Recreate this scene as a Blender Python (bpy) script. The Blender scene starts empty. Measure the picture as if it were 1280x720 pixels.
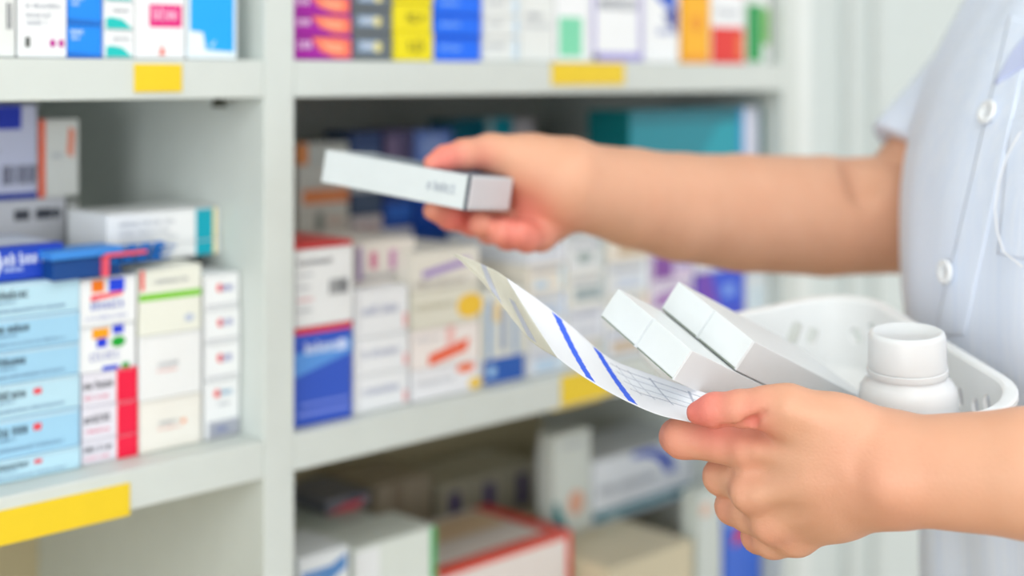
import bpy, bmesh, math, random
import numpy as np
from mathutils import Vector, Matrix
from mathutils.bvhtree import BVHTree

F = 1800.0; CX = 640.0; CY = 92.0; EYE = 1.35      # focal length in pixels, horizon, eye height
SC = bpy.context.scene
COL = SC.collection
PI = math.pi

def P(px, py, d):
    return Vector(((px-CX)/F*d, d, EYE-(py-CY)/F*d))

# ------------------------------------------------------------------ materials
def lin(c):
    return tuple(((v/255)/12.92 if v/255 <= .04045 else ((v/255+.055)/1.055)**2.4) for v in c)
_m = {}
def mat(rgb, rough=.45, noise=0.0, spec=.4, key=None, sss=0, trans=0, metal=0):
    k = (rgb, rough, noise, spec, sss, trans, metal)
    if k in _m: return _m[k]
    m = bpy.data.materials.new(key or 'paint_%d_%d_%d' % rgb); m.use_nodes = True
    nt = m.node_tree; b = nt.nodes['Principled BSDF']
    c = lin(rgb)
    b.inputs['Base Color'].default_value = (*c, 1)
    b.inputs['Roughness'].default_value = rough
    b.inputs['Specular IOR Level'].default_value = spec
    b.inputs['Metallic'].default_value = metal
    if sss:
        b.inputs['Subsurface Weight'].default_value = sss
        b.inputs['Subsurface Radius'].default_value = (.01, .008, .007)
        b.inputs['Subsurface Scale'].default_value = .5
    if trans: b.inputs['Transmission Weight'].default_value = trans
    # slight procedural unevenness of the surface
    tc = nt.nodes.new('ShaderNodeTexCoord'); n = nt.nodes.new('ShaderNodeTexNoise')
    n.inputs['Scale'].default_value = 60; n.inputs['Detail'].default_value = 3
    nt.links.new(tc.outputs['Object'], n.inputs['Vector'])
    mx = nt.nodes.new('ShaderNodeMix'); mx.data_type = 'RGBA'
    mx.inputs['A'].default_value = (*[v*(.96-noise) for v in c], 1); mx.inputs['B'].default_value = (*[min(1, v*1.03) for v in c], 1)
    nt.links.new(n.outputs['Fac'], mx.inputs['Factor']); nt.links.new(mx.outputs['Result'], b.inputs['Base Color'])
    _m[k] = m
    return m

# ------------------------------------------------------------------ object helpers
def setp(o, label=None, cat=None, group=None, kind=None):
    if label: o['label'] = label
    if cat: o['category'] = cat
    if group: o['group'] = group
    if kind: o['kind'] = kind
    return o

def empty(name, loc, rz=0, **k):
    o = bpy.data.objects.new(name, None); COL.objects.link(o)
    o.empty_display_size = .02; o.location = loc; o.rotation_euler = (0, 0, rz)
    return setp(o, **k)

def link_mesh(name, me, parent=None, smooth=None, **k):
    o = bpy.data.objects.new(name, me); COL.objects.link(o)
    if parent is not None:
        o.parent = parent
        o.matrix_parent_inverse = Matrix.Identity(4)
    return setp(o, **k)

def from_bm(name, bm, mats, parent=None, smooth=False, **k):
    me = bpy.data.meshes.new(name)
    bmesh.ops.recalc_face_normals(bm, faces=bm.faces) if k.pop('recalc', False) else None
    bm.to_mesh(me); bm.free()
    for m in (mats if isinstance(mats, (list, tuple)) else [mats]): me.materials.append(m)
    if smooth:
        for p in me.polygons: p.use_smooth = True
    return link_mesh(name, me, parent, **k)

def to_parent_space(o, parent):
    """a mesh written in world coordinates, parented to a thing's empty"""
    o.parent = parent; o.matrix_parent_inverse = Matrix.Identity(4)
    M = (Matrix.Translation(parent.location) @ parent.rotation_euler.to_matrix().to_4x4()).inverted()
    o.data.transform(M)
    return o

def box_bm(bm, x0, x1, y0, y1, z0, z1, bev=0, mi=0):
    vs = [bm.verts.new((x, y, z)) for x in (x0, x1) for y in (y0, y1) for z in (z0, z1)]
    fs = [bm.faces.new([vs[i] for i in q]) for q in ((0,1,3,2),(4,6,7,5),(0,4,5,1),(2,3,7,6),(0,2,6,4),(1,5,7,3))]
    for f in fs: f.material_index = mi
    if bev:
        es = list({e for f in fs for e in f.edges})
        r = bmesh.ops.bevel(bm, geom=es, offset=bev, segments=2, affect='EDGES', profile=.6)
        for f in r['faces']: f.material_index = mi
    return vs

# ------------------------------------------------------------------ the shelving frame
RZ = math.atan2(1800, 1825)
D = Vector((math.cos(RZ), math.sin(RZ), 0)); N = Vector((-math.sin(RZ), math.cos(RZ), 0))
O0 = Vector(((350-CX)/F*.9, .9, EYE))
def W(s, n, z):                       # z relative to eye height
    return O0 + D*s + N*n + Vector((0, 0, z))
def s_at(px, n):
    r = (px-CX)/F
    return (r*(O0.y+N.y*n) - (O0.x+N.x*n)) / (D.x - r*D.y)
def z_at(px, py, n):
    p = W(s_at(px, n), n, 0)
    return -(py-CY)/F*p.y
SH_TOP = [.2444, .0084, -.2276, -.4636, -.700, -.936, -1.17]
TH = .0235
WHITE = mat((210, 217, 213), .5, key='white_laminate')
unit = empty('shelving_unit', W(0, 0, -EYE), RZ,
             label='white built-in shelving unit with open bays full of medicine boxes', cat='shelving unit')
def shelf_part(name, x0, x1, y0, y1, z0, z1, m=WHITE, bev=.0012, parent=unit, **k):
    bm = bmesh.new(); box_bm(bm, x0, x1, y0, y1, z0+EYE, z1+EYE, bev)
    return from_bm(name, bm, m, parent, **k)
SL0, SL1 = s_at(330.5, 0), s_at(368, 0)
SR = s_at(979, 0)
SLL = SL0-.53
DEEP = .30
shelf_part('divider', SL0, SL1, 0, DEEP, -EYE+.001, .46)
shelf_part('side_panel', SR, SR+.024, 0, DEEP, -EYE+.001, .46)
shelf_part('side_panel', SLL-.024, SLL, 0, DEEP, -EYE+.001, .46)
shelf_part('back_panel', SLL-.024, SR+.024, DEEP, DEEP+.008, SH_TOP[2]-.012, .46, mat((226, 228, 220), .6, key='back_board'))
shelf_part('back_panel', SLL-.024, SR+.024, DEEP, DEEP+.008, -EYE+.001, SH_TOP[2]-.0125, mat((205, 192, 156), .6, key='back_board_warm_shade'), label='lower back panel with warm shade in its colour')  # warm bounced light of the lower bays is tinted into this board
shelf_part('top_panel', SLL-.024, SR+.024, -.004, DEEP+.008, .461, .484)
YEL = mat((238, 205, 30), .4, key='yellow_label_film')
tan = mat((205, 184, 136), .6, key='warm_bounce_board')  # lower shelves: white boards coloured tan to stand for warm bounce light
shelves = {}
for bay, (a, b) in (('l', (SLL, SL0)), ('r', (SL1, SR))):
    for i, z in enumerate(SH_TOP):
        low = i >= 3
        shelves[bay, i] = shelf_part('shelf', a+.0002, b-.0002, .0006, DEEP, z-TH, z, tan if low else WHITE)
def strip(bay, i, x0, x1, y0, y1, label):
    s0, s1 = s_at(x0, 0), s_at(x1, 0)
    xm = (x0+x1)/2
    z1, z0 = z_at(xm, y0, 0), z_at(xm, y1, 0)
    bm = bmesh.new(); box_bm(bm, s0, s1, -.0008, .0008, z0+EYE, z1+EYE, .0004)
    from_bm('label_strip', bm, YEL, shelves[bay, i], label=label)
strip('l', 1, 168, 227, 80, 115, 'small yellow label on the shelf edge')
strip('r', 1, 690, 780, 78.5, 106, 'wide yellow label on the shelf edge')
strip('l', 2, -90, 162, 631, 674, 'long yellow label strip on the shelf edge')
strip('r', 2, 702, 765, 464, 500, 'yellow label wrapped on the shelf edge')
# the yellow strip on the right folds under the shelf
s0, s1 = s_at(690, 0), s_at(752, 0)
bm = bmesh.new(); box_bm(bm, s0, s1, .0005, .05, SH_TOP[2]-TH-.0008+EYE, SH_TOP[2]-TH+EYE)
from_bm('label_flap', bm, YEL, shelves['r', 2], label='yellow flap folded under the shelf edge')
def shelf_pin(bay, i, px, n, side):
    s = s_at(px, n)
    bm = bmesh.new()
    r = bmesh.ops.create_cone(bm, cap_ends=True, segments=20, radius1=.005, radius2=.0035, depth=.006)
    bmesh.ops.translate(bm, verts=r['verts'], vec=(s, n, SH_TOP[i]-TH-.003+EYE))
    from_bm('shelf_pin', bm, mat((70, 74, 66), .4, metal=.6), shelves[bay, i], smooth=True, label='dark metal shelf pin')
shelf_pin('l', 1, 274, .03, 1)
shelf_pin('r', 2, 577, .03, 1)

# ------------------------------------------------------------------ cartons
random.seed(7)
def glyph_word(x0, x1, y, h, rnd):
    """blurred print: a row of little letter-like strokes"""
    out = []; x = x0; t = h*.2
    while x < x1-h*.35:
        w = h*rnd.uniform(.42, .62)
        if rnd.random() < .12: x += h*.35; continue
        up = rnd.random() < .3
        out.append((x, y, x+t, y+h*(1.35 if up else 1)))
        k = rnd.randrange(4)
        if k != 0: out.append((x+w-t, y, x+w, y+h))
        if k in (0, 1): out.append((x, y+h-t, x+w, y+h))
        if k in (0, 2): out.append((x, y, x+w, y+t))
        if k == 3: out.append((x, y+h*.42, x+w, y+h*.42+t))
        x += w+h*.22
    return out

def carton(name, s0, s1, z0, z1, n0, depth, base, decals, label, group=None, yaw=0, cat='medicine box', side=(), rough=.38, top=None, lean=0):
    """one box: x right, y into the shelf, z up; printed marks are faces of the same mesh"""
    if s0 > .0: s0 = max(s0, SL1+.0012); s1 = min(s1, SR-.0022)
    elif s1 < SL1+.01: s1 = min(s1, SL0-.0014)
    w, h = s1-s0, z1-z0
    rnd = random.Random(hash_s(label))
    mats = [mat(base, rough)]
    def mi(c):
        m = mat(c, rough)
        if m not in mats: mats.append(m)
        return mats.index(m)
    bm = bmesh.new()
    box_bm(bm, -w/2, w/2, 0, depth, 0, h, min(.0009, h*.06))
    lay = [0]
    def poly(pts, c, face='f'):
        lay[0] += 1; off = .00012+.00003*lay[0]
        if face == 'f': vs = [bm.verts.new((u, -off, v)) for u, v in pts]
        elif face == 's': vs = [bm.verts.new((-w/2-off, depth-u, v)) for u, v in pts]
        else: vs = [bm.verts.new((u, v, h+off)) for u, v in pts]
        f = bm.faces.new(vs); f.material_index = mi(c)
    def rect(u0, v0, u1, v1, c, face='f'):
        poly([(u0, v0), (u1, v0), (u1, v1), (u0, v1)], c, face)
    def draw(ds, ww, x_off, hh, face):
        for d in ds:
            k = d[0]
            X = lambda u: x_off+u*ww
            if k == 'r': rect(X(d[1]), d[2]*hh, X(d[3]), d[4]*hh, d[5], face)
            elif k == 'e':
                cx, cy, rx, ry = X(d[1]), d[2]*hh, d[3]*ww, d[4]*hh
                poly([(cx+rx*math.cos(a*PI/12), cy+ry*math.sin(a*PI/12)) for a in range(24)], d[5], face)
            elif k == 'p': poly([(X(u), v*hh) for u, v in d[1]], d[2], face)
            elif k == 'w':
                c = d[5]; lay[0] += 1; off = .00012+.00003*lay[0]
                for q in glyph_word(X(d[1]), X(d[3]), d[2]*hh, d[4]*hh, rnd):
                    pts = [(q[0], q[1]), (q[2], q[1]), (q[2], q[3]), (q[0], q[3])]
                    if face == 'f': vs = [bm.verts.new((u, -off, v)) for u, v in pts]
                    elif face == 's': vs = [bm.verts.new((-w/2-off, depth-u, v)) for u, v in pts]
                    else: vs = [bm.verts.new((u, v, h+off)) for u, v in pts]
                    bm.faces.new(vs).material_index = mi(c)
            elif k == 'bar':      # bar code
                x = X(d[1])
                while x < X(d[3]):
                    t = rnd.choice((.0005, .0009, .0014)); rect(x, d[2]*hh, min(x+t, X(d[3])), d[4]*hh, d[5], face); lay[0] -= 1; x += t+rnd.choice((.0005, .001))
                lay[0] += 1
    draw(decals, w, -w/2, h, 'f'); draw(side, depth, 0, h, 's')
    if top: draw(top, w, -w/2, depth, 't')
    # tuck-flap seam along the top front edge
    if h > .012: rect(-w/2+.0015, h-.0013, w/2-.0015, h-.0010, tuple(int(v*.8) for v in base))
    o = from_bm(name, bm, mats, label=label, cat=cat, group=group)
    p = W((s0+s1)/2, n0, z0)
    o.location = p; o.rotation_euler = (0, lean, RZ+yaw)
    return o
def hash_s(t):
    v = 7
    for ch in t: v = (v*131+ord(ch)) & 0xffffffff
    return v

W1 = (240, 243, 245); W2 = (228, 232, 230); CREAM = (233, 228, 212); GREY = (150, 155, 165); INK = (60, 64, 80); LG = (176, 182, 192)
ORD = ['lowest', 'second lowest', 'third lowest', 'fourth lowest', 'fifth lowest', 'sixth lowest', 'seventh lowest']
def column(name, shelf, x0, x1, n0, depth, items, group=None, cat='medicine box', zbase=None, gap=.0002, jit=.012):
    """items from the shelf upwards: (y of the top edge in the photo, colour, decals, label[, side decals])"""
    s0, s1 = s_at(x0, n0), s_at(x1, n0)
    z = SH_TOP[shelf]+.0003 if zbase is None else zbase
    xm = (x0+x1)/2
    for it in items:
        z1 = z_at(xm, it[0], n0)
        r = random.Random(hash_s(it[3]))
        carton(name, s0, s1, z+gap, z1, n0+r.uniform(0, .0015), depth, it[1], it[2], it[3], group, yaw=r.uniform(-jit, jit), cat=cat, side=it[4] if len(it) > 4 else (), top=it[5] if len(it) > 5 else None)
        z = z1
    return z

def txt(u0, u1, v, h, c=LG): return ('w', u0, v, u1, h, c)

# ---- top shelf, left bay
column('medicine_box', 1, -62, 20, .006, .09, [(-30, W2, [('bar', .86, .35, .94, .68, INK), txt(.1, .7, .6, .1)], 'white box with a dark vertical barcode at the far left of the top shelf')])
column('medicine_box', 1, 23, 84, .006, .09, [(-34, W1, [txt(.15, .85, .58, .05), txt(.15, .7, .47, .05), txt(.15, .6, .38, .05), ('r', .14, .12, .24, .24, (80, 84, 80)), ('e', .7, .17, .06, .05, (190, 30, 150)), ('e', .88, .17, .06, .05, (190, 30, 150))], 'white box with two magenta dots near its foot')])
BB = (22, 140, 245)
bbd = [('p', [(.0, .0), (1, .0), (1, .1), (.0, .18)], (20, 110, 205)), txt(.08, .45, .72, .12, (220, 240, 255)), txt(.12, .35, .55, .1, (220, 240, 255))]
column('medicine_box', 1, 86, 129, .006, .08, [(31, BB, bbd, 'bright blue box, lower of the blue pair on the top shelf'), (-12, BB, bbd, 'bright blue box, upper of the blue pair on the top shelf')], 'bright blue boxes')
td = [('p', [(.05, .04), (.95, .04), (.6, .38), (.25, .45), (.05, .42)], (20, 195, 190)), txt(.25, .85, .62, .11, GREY)]
column('medicine_box', 1, 131, 168, .006, .08, [(38, W1, td, 'small white box with a teal swoosh, lower of its stack'), (2, W1, td, 'small white box with a teal swoosh, resting on its twin'), (-34, W1, td, 'white box with a teal foot, cut by the top of the photo')], 'white boxes with teal swoosh')
column('medicine_box', 1, 170, 233, .006, .09, [(-36, W1, [('r', .28, .36, .93, .62, (228, 30, 130)), txt(.36, .9, .44, .11, (250, 200, 225)), txt(.1, .35, .83, .05, (225, 120, 110)), txt(.7, .95, .83, .05, GREY), ('p', [(.46, .04), (.6, .04), (.53, .16)], (230, 95, 70))], 'white box with a pink banner across its front')])
column('medicine_box', 1, 236, 298, .006, .09, [(-36, (235, 245, 250), [('p', [(.04, .32), (.3, .3), (.36, .1), (.93, .08), (.93, 1), (.04, 1)], (30, 170, 252)), txt(.15, .6, .72, .07, (10, 120, 220)), ('p', [(.42, .14), (.5, .14), (.56, .22)], (210, 240, 255)), txt(.6, .9, .9, .05, (220, 240, 255))], 'sky blue box with a white notched corner')])

# ---- top shelf, right bay
pd = [('p', [(.3, .9), (.45, .35), (.7, .1), (.97, .1), (.97, .85), (.7, .93)], (250, 120, 90)), ('p', [(.42, .75), (.6, .35), (.85, .3), (.85, .65)], (255, 165, 130)), txt(.05, .28, .45, .3, (245, 220, 245))]
column('medicine_box', 1, 367, 440, .008, .1, [(y, (165, 30, 160), pd, 'purple and orange carton, %s of its stack by the divider' % ORD[i]) for i, y in enumerate((44, 18, -7, -32))], 'purple and orange cartons')
gd = [('r', .12, .3, .66, .74, (135, 160, 190)), txt(.2, .6, .42, .22, (225, 232, 240)), ('e', .62, .5, .1, .2, (230, 220, 150))]
column('medicine_box', 1, 442, 491, .008, .1, [(y, (104, 112, 118), gd, 'dark grey carton with a pale badge, %s of its stack' % ORD[i]) for i, y in enumerate((42, 12, -18))], 'dark grey cartons')
yd = [txt(.35, .75, .35, .3, (120, 110, 20)), ('r', .4, .3, .66, .36, (150, 135, 20))]
column('medicine_box', 1, 493, 542, .008, .1, [(y, (238, 222, 20), yd, 'yellow carton, %s of its stack' % ORD[i]) for i, y in enumerate((39, 4, -30))], 'yellow cartons')
bd = [txt(.12, .55, .4, .2, (140, 190, 255)), ('r', 0, .86, 1, .97, (20, 80, 215))]
column('medicine_box', 1, 544, 602, .008, .1, [(y, (25, 110, 245), bd, 'royal blue carton, %s of its stack beside the yellow ones' % ORD[i]) for i, y in enumerate((45, 18, -9, -36))], 'royal blue cartons')
wd = [txt(.1, .6, .5, .2), ('r', .8, .1, .97, .9, (205, 225, 240))]
column('medicine_box', 1, 605, 650, .008, .1, [(y, W2, wd, 'white carton with a pale blue end, %s of its top shelf stack' % ORD[i]) for i, y in enumerate((46, 20, -6, -32))], 'white cartons on the top shelf')
column('medicine_box', 1, 652, 694, .008, .1, [(-30, W2, [txt(.1, .8, .8, .05, GREY), txt(.2, .7, .5, .06, GREY), txt(.1, .9, .4, .04)], 'tall white box with grey print left of the mint green patch')])
column('medicine_box', 1, 696, 737, .008, .1, [(-30, W1, [('r', .08, .06, .78, .52, (125, 215, 175)), txt(.2, .8, .8, .05, GREY)], 'white box with a mint green patch')])
column('medicine_box', 1, 739, 806, .008, .1, [(-40, W1, [('r', .03, .02, .97, .1, (160, 150, 215)), ('r', .03, .1, .09, 1, (160, 150, 215)), ('r', .03, .02, .13, .08, (50, 50, 60)), txt(.15, .85, .56, .1, (90, 100, 120)), ('r', .88, .1, .97, .8, (190, 185, 225))], 'white box framed in lilac with a dark word')])
column('medicine_box', 1, 808, 849, .008, .1, [(-40, W1, [('p', [(.1, .75), (.85, .5), (.95, .85), (.4, .95)], (40, 90, 200)), ('p', [(.5, .5), (.92, .3), (.95, .6)], (25, 50, 150)), txt(.3, .9, .3, .06, (90, 110, 190))], 'white box with a broken blue star shape')])
column('medicine_box', 1, 854, 888, .008, .1, [(-40, (248, 180, 20), [('e', .5, .42, .2, .09, (235, 150, 20)), ('r', .05, .03, .95, .08, (240, 150, 20)), txt(.2, .8, .7, .06, (180, 110, 20))], 'amber yellow box near the right end of the top shelf')])
column('medicine_box', 1, 890, 930, .008, .1, [(-40, W1, [('r', 0, 0, 1, .38, (225, 45, 35)), ('r', 0, .72, 1, 1, (215, 35, 40)), ('r', .75, .05, .98, .3, (235, 110, 50)), txt(.15, .85, .5, .06)], 'red and white box beside the amber box')])
column('medicine_box', 1, 933, 964, .008, .1, [(-40, W2, [('r', .05, .02, .66, .62, (0, 150, 70)), ('r', .7, .2, .95, .58, (110, 180, 60)), txt(.2, .8, .8, .05)], 'white box with a green lower panel at the end of the shelf')])

# ---- middle shelf, left bay : front row
LB = (160, 208, 236); LB2 = (185, 222, 238)
def lb(dark, red=0):
    d = [txt(.33, .59, .56, .2, dark), txt(.33, .5, .42, .08, (110, 150, 180)), txt(.33, .88, .16, .09, (120, 155, 185)), ('r', .02, .9, .98, .97, (205, 232, 245))]
    if red: d.append(('e', .645, .68, .018, .1, (235, 70, 80))); d.append(('e', .675, .68, .018, .1, (235, 70, 80)))
    return d
lbl = 'pale blue box, %s of the tall stack at the left edge'
ys = [575, 525, 482, 441, 400, 357]
column('medicine_box', 2, -62, 101, .022, .075, [(y-2, LB if i in (1, 3, 4) else LB2, lb((30, 40, 60), i < 3), lbl % ORD[i]) for i, y in enumerate(ys)], 'pale blue boxes at the left edge')
zc = z_at(19, 355, .022)
column('medicine_box', 2, -38, 80, .03, .06, [(308, (28, 70, 190), [txt(.36, .82, .46, .26, (225, 235, 255)), txt(.36, .6, .26, .12, (190, 210, 250)), ('e', .9, .6, .055, .2, (215, 225, 250)), ('p', [(.24, .05), (.28, .05), (.34, .5), (.3, .9), (.27, .9), (.3, .5)], (220, 230, 250))], 'royal blue box with white lettering on top of the pale blue stack', (), [('r', .05, .1, .95, .9, (215, 225, 245))])], zbase=zc+.0005)
rd = [('r', .62, 0, 1, 1, (240, 20, 65)), txt(.04, .55, .5, .2, INK), txt(.06, .5, .2, .1, (230, 120, 150))]
RW = (232, 230, 240)
column('medicine_box', 2, 103, 173, .024, .07, [(546, RW, rd, 'white box with a red end, lowest of the three', ), (505, RW, rd, 'white box with a red end, middle of the three'), (463, RW, rd, 'white box with a red end, uppermost of the three')], 'white boxes with red ends')
zc = z_at(138, 463, .024)
od = [('r', .2, .7, .42, .95, (245, 125, 20)), ('r', .5, .68, .78, .96, (30, 70, 225)), ('p', [(.18, .52), (.75, .6), (.75, .68), (.18, .64)], (245, 80, 90)), txt(.18, .75, .33, .16, (150, 160, 215)), txt(.1, .8, .12, .08, (190, 195, 225))]
od2 = [('r', .22, .72, .52, .94, (245, 165, 20)), ('r', .58, .78, .78, .98, (30, 60, 215)), ('r', .3, .52, .48, .72, (30, 60, 215)), ('e', .68, .6, .13, .12, (20, 165, 50)), txt(.18, .75, .24, .16, (170, 175, 215)), ('r', .4, 0, .68, .1, (30, 70, 215)), ('r', .74, 0, .88, .12, (20, 160, 60))]
column('medicine_box', 2, 100, 171, .024, .07, [(406, W1, od2, 'white box with orange, blue and green blocks under its twin'), (346, W1, od, 'white box with orange and blue blocks, above the green-marked one', [txt(.2, .8, .5, .15)])], zbase=zc)
cd = [txt(.3, .62, .5, .06, GREY), txt(.28, .66, .4, .035, (235, 150, 140)), ('e', .7, .5, .04, .05, (245, 160, 110))]
column('medicine_box', 2, 175, 252, .024, .07, [(497, (240, 238, 230), cd, 'cream white box on the shelf right of the red-ended boxes'), (417, (238, 240, 240), [txt(.3, .62, .5, .06, GREY), txt(.28, .6, .42, .035, (235, 150, 140))], 'plain white box resting on the cream white box'), (333, (236, 238, 226), [('r', 0, .52, 1, .62, (125, 205, 40)), ('r', .02, .68, .08, .98, (235, 50, 50)), txt(.2, .8, .76, .05, GREY), ('e', .8, .2, .08, .06, (190, 200, 220))], 'white box crossed by a bright green band')])
wr = [('e', .42, .6, .09, .12, (240, 90, 85)), txt(.46, .82, .5, .16, (110, 120, 190)), ('r', .05, .06, .95, .14, (205, 208, 214))]
column('medicine_box', 2, 257, 317, .024, .06, [(474, W1, [('r', .1, 0, .98, .3, (170, 174, 186)), txt(.3, .75, .1, .1, (110, 125, 180)), ('e', .35, .78, .1, .07, (240, 90, 85)), txt(.42, .8, .74, .08, (90, 160, 200)), txt(.35, .75, .56, .05)], 'taller white box with a grey foot beside the divider')] +
       [(y, W1, wr, 'small white box with a red dot, %s of the three beside the divider' % t) for y, t in ((427, 'lowest'), (385, 'middle'), (341, 'topmost'))], 'small white boxes beside the divider')
# long boxes with teal ends lying on top, a little further back
zc = max(z_at(287, 341, .024), z_at(213, 333, .024))+.0012
te = [('r', .78, .02, .94, .98, (0, 168, 190)), ('r', .94, .02, .97, .98, (240, 215, 120)), txt(.1, .6, .6, .12, LG), txt(.1, .55, .35, .1, LG), txt(.1, .6, .15, .08, LG)]
column('medicine_box', 2, 134, 306, .048, .05, [(304, W1, te, 'long white box with a teal end, lower of the pair'), (262, W1, te, 'long white box with a teal end, upper of the pair')], 'long white boxes with teal ends', zbase=zc, jit=.006)
# foil strips in a blue open pack on top of the white box
zt = z_at(135, 346, .024)
pk = empty('tablet_pack', W(s_at(118, .03), .030, zt+.0012), RZ+.05, label='blue opened tablet pack with red edge lying on the white boxes', cat='medicine pack')
bm = bmesh.new(); box_bm(bm, -.034, .012, -.012, .012, .012, .017, .001)
from_bm('pack_lid', bm, mat((60, 140, 225)), pk)
bm = bmesh.new(); box_bm(bm, -.032, .012, -.010, .011, .0, .0115, .001)
from_bm('pack_tray', bm, mat((15, 70, 140)), pk)
bm = bmesh.new(); box_bm(bm, -.002, .001, -.0145, .010, .0, .0115, .0004); box_bm(bm, -.002, .026, -.0150, -.0135, .0115, .0135, .0003)
from_bm('pack_edge', bm, mat((240, 90, 110)), pk)
for k in range(3):
    bm = bmesh.new()
    box_bm(bm, -.002+.002*k, .043+.003*k, -.014+.001*k, .009+.001*k, .0068+.0034*k, .0075+.0034*k, .0002)
    for q in range(4):
        r = bmesh.ops.create_uvsphere(bm, u_segments=12, v_segments=8, radius=.004)
        bmesh.ops.scale(bm, verts=r['verts'], vec=(1, .6, .5)); bmesh.ops.translate(bm, verts=r['verts'], vec=(.007+.0095*q+.002*k, -.0095+.001*k, .0082+.0034*k))
    from_bm('foil_strip', bm, mat((25, 110, 190), .25), pk, smooth=False)
# ---- middle shelf, left bay : back row
zz = column('storage_box', 2, -40, 82, .12, .1, [(308, (205, 206, 212), [], 'large grey white carton behind the pale blue stack'), (250, (205, 207, 214), [('r', .46, .55, .62, .78, (70, 74, 84)), ('r', .68, .55, .85, .78, (70, 74, 84)), ('e', .9, .66, .05, .12, (90, 94, 104))], 'grey white carton with dark square marks, second layer at the back')])
column('medicine_box', 2, -45, 47, .12, .1, [(131, (200, 204, 228), [('r', 0, 0, 1, .07, (35, 60, 160)), ('r', .42, .74, .78, 1, (20, 50, 180)), ('bar', .52, .16, .98, .36, (60, 64, 84)), txt(.1, .5, .5, .04)], 'lilac white carton with barcode and blue foot under the top shelf')], zbase=zz)
zz2 = column('storage_box', 2, 86, 100, .12, .09, [(252, (190, 192, 190), [], 'narrow grey carton standing behind the blue opened pack')])
column('medicine_box', 2, 49, 99, .12, .08, [(149, (222, 224, 220), [('r', 0, 0, .16, 1, (240, 95, 50)), ('p', [(.7, .55), (.85, .5), (.9, .85), (.75, .9)], (240, 140, 110)), txt(.3, .6, .5, .06)], 'white box with an orange edge under the top shelf')], zbase=max(zz, zz2))

# ---- middle shelf, right bay : front row
column('medicine_box', 2, 370, 441, .01, .1, [(406, (52, 88, 195), [('r', 0, .93, 1, 1, (225, 60, 60)), ('p', [(0, .5), (1, .68), (1, .84), (0, .74)], (90, 150, 225)), txt(.05, .8, .72, .09, (225, 235, 255)), ('e', .82, .77, .1, .06, (200, 215, 250)), ('r', .05, .1, .95, .14, (120, 140, 225)), ('r', .1, .2, .95, .23, (120, 140, 225))], 'tall blue box with a red top edge against the divider'),
       (310, (232, 235, 236), [txt(.03, .65, .8, .06, INK), txt(.03, .3, .66, .03, GREY), txt(.03, .25, .5, .03, GREY), txt(.03, .3, .34, .03, (230, 130, 140)), ('bar', .58, .38, .9, .58, (70, 74, 84)), txt(.03, .3, .2, .03, GREY)], 'white box with barcode on the tall blue box'),
       (303, (200, 60, 60), [('r', 0, .1, 1, .5, (190, 40, 50))], 'thin red carton lying on the white barcode box')])
column('medicine_box', 2, 444, 512, .012, .08, [(y, (234, 237, 240), [txt(.15, .8, .45, .16, (165, 172, 200)), ('r', .9, .1, .97, .4, (240, 170, 170)), ('r', .04, .1, .1, .9, (220, 222, 226))], 'white box with a pale word, %s of three beside the blue box' % t) for y, t in ((466, 'lowest'), (419, 'middle'), (360, 'topmost'))], 'white boxes beside the tall blue box')
zt = z_at(478, 360, .012)
column('medicine_box', 2, 446, 520, .03, .08, [(300, (222, 216, 208), [('r', .22, .35, .34, .75, (205, 120, 150)), ('r', .55, .3, .7, .75, (190, 130, 175)), ('r', .0, .1, .1, .9, (160, 140, 175)), txt(.1, .9, .12, .1, GREY)], 'cream box with two dusty pink marks on the white stack')], zbase=zt)
column('medicine_box', 2, 516, 600, .012, .09, [(457, (235, 236, 240), [('e', .78, .82, .14, .16, (245, 110, 40)), ('e', .92, .25, .1, .2, (240, 200, 70)), txt(.05, .6, .5, .1)], 'white box with an orange round mark low on the middle shelf'),
       (408, (240, 232, 228), [('p', [(.24, .05), (.8, .3), (.84, .62), (.24, .32)], (240, 90, 40)), ('r', .5, .45, .62, 1, (240, 190, 185)), txt(.05, .4, .7, .08)], 'white box with a slanting orange bar'),
       (360, (222, 220, 205), [('e', .86, .45, .2, .32, (240, 195, 50)), txt(.05, .6, .5, .12, (190, 185, 160))], 'cream box with a yellow round patch'),
       (312, (225, 222, 212), [('p', [(.15, .3), (.85, .55), (.85, .75), (.15, .5)], (160, 135, 195)), txt(.05, .8, .1, .12, (170, 165, 160))], 'cream box with a slanting violet stroke')])
column('medicine_box', 2, 604, 658, .012, .09, [(360, (220, 222, 214), [('r', .02, .02, .96, .28, (20, 85, 175)), ('r', .12, .1, .3, .2, (160, 200, 235)), ('r', .1, .3, .2, .9, (120, 160, 205)), ('r', .4, .35, .55, .8, (150, 165, 190)), ('r', .25, .66, .4, .86, (240, 210, 140)), ('r', .7, .3, .8, .9, (120, 155, 200))], 'box with pale stripes and a strong blue foot')])
fill = [(235, 236, 230), (226, 230, 232), (232, 226, 214), (224, 228, 236)]
def mix_stack(x0, x1, n0, ytops, tag, accent, shelf=2, depth=.09, grp=None):
    its = []
    for i, y in enumerate(ytops):
        r = random.Random(hash_s(tag)+i)
        c = fill[(i+len(tag)) % 4]; a = accent[i % len(accent)]
        its.append((y, c, [('r', r.uniform(.03, .3), r.uniform(.1, .3), r.uniform(.5, .95), r.uniform(.42, .6), a), txt(.08, .9, .7, .14, (150, 160, 185)), ('r', .85, .1, .95, .9, tuple(min(255, v+30) for v in a))],
                    '%s, %s of its stack' % (tag, ORD[i])))
    return column('medicine_box', shelf, x0, x1, n0, depth, its, grp or ('stack of '+tag.split(' with')[0]+'es' if False else tag+' stack'))
mix_stack(604, 658, .105, [330, 296], 'pale box with sand coloured print behind the blue-footed box', [(215, 205, 180), (190, 200, 215)], depth=.04)
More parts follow.
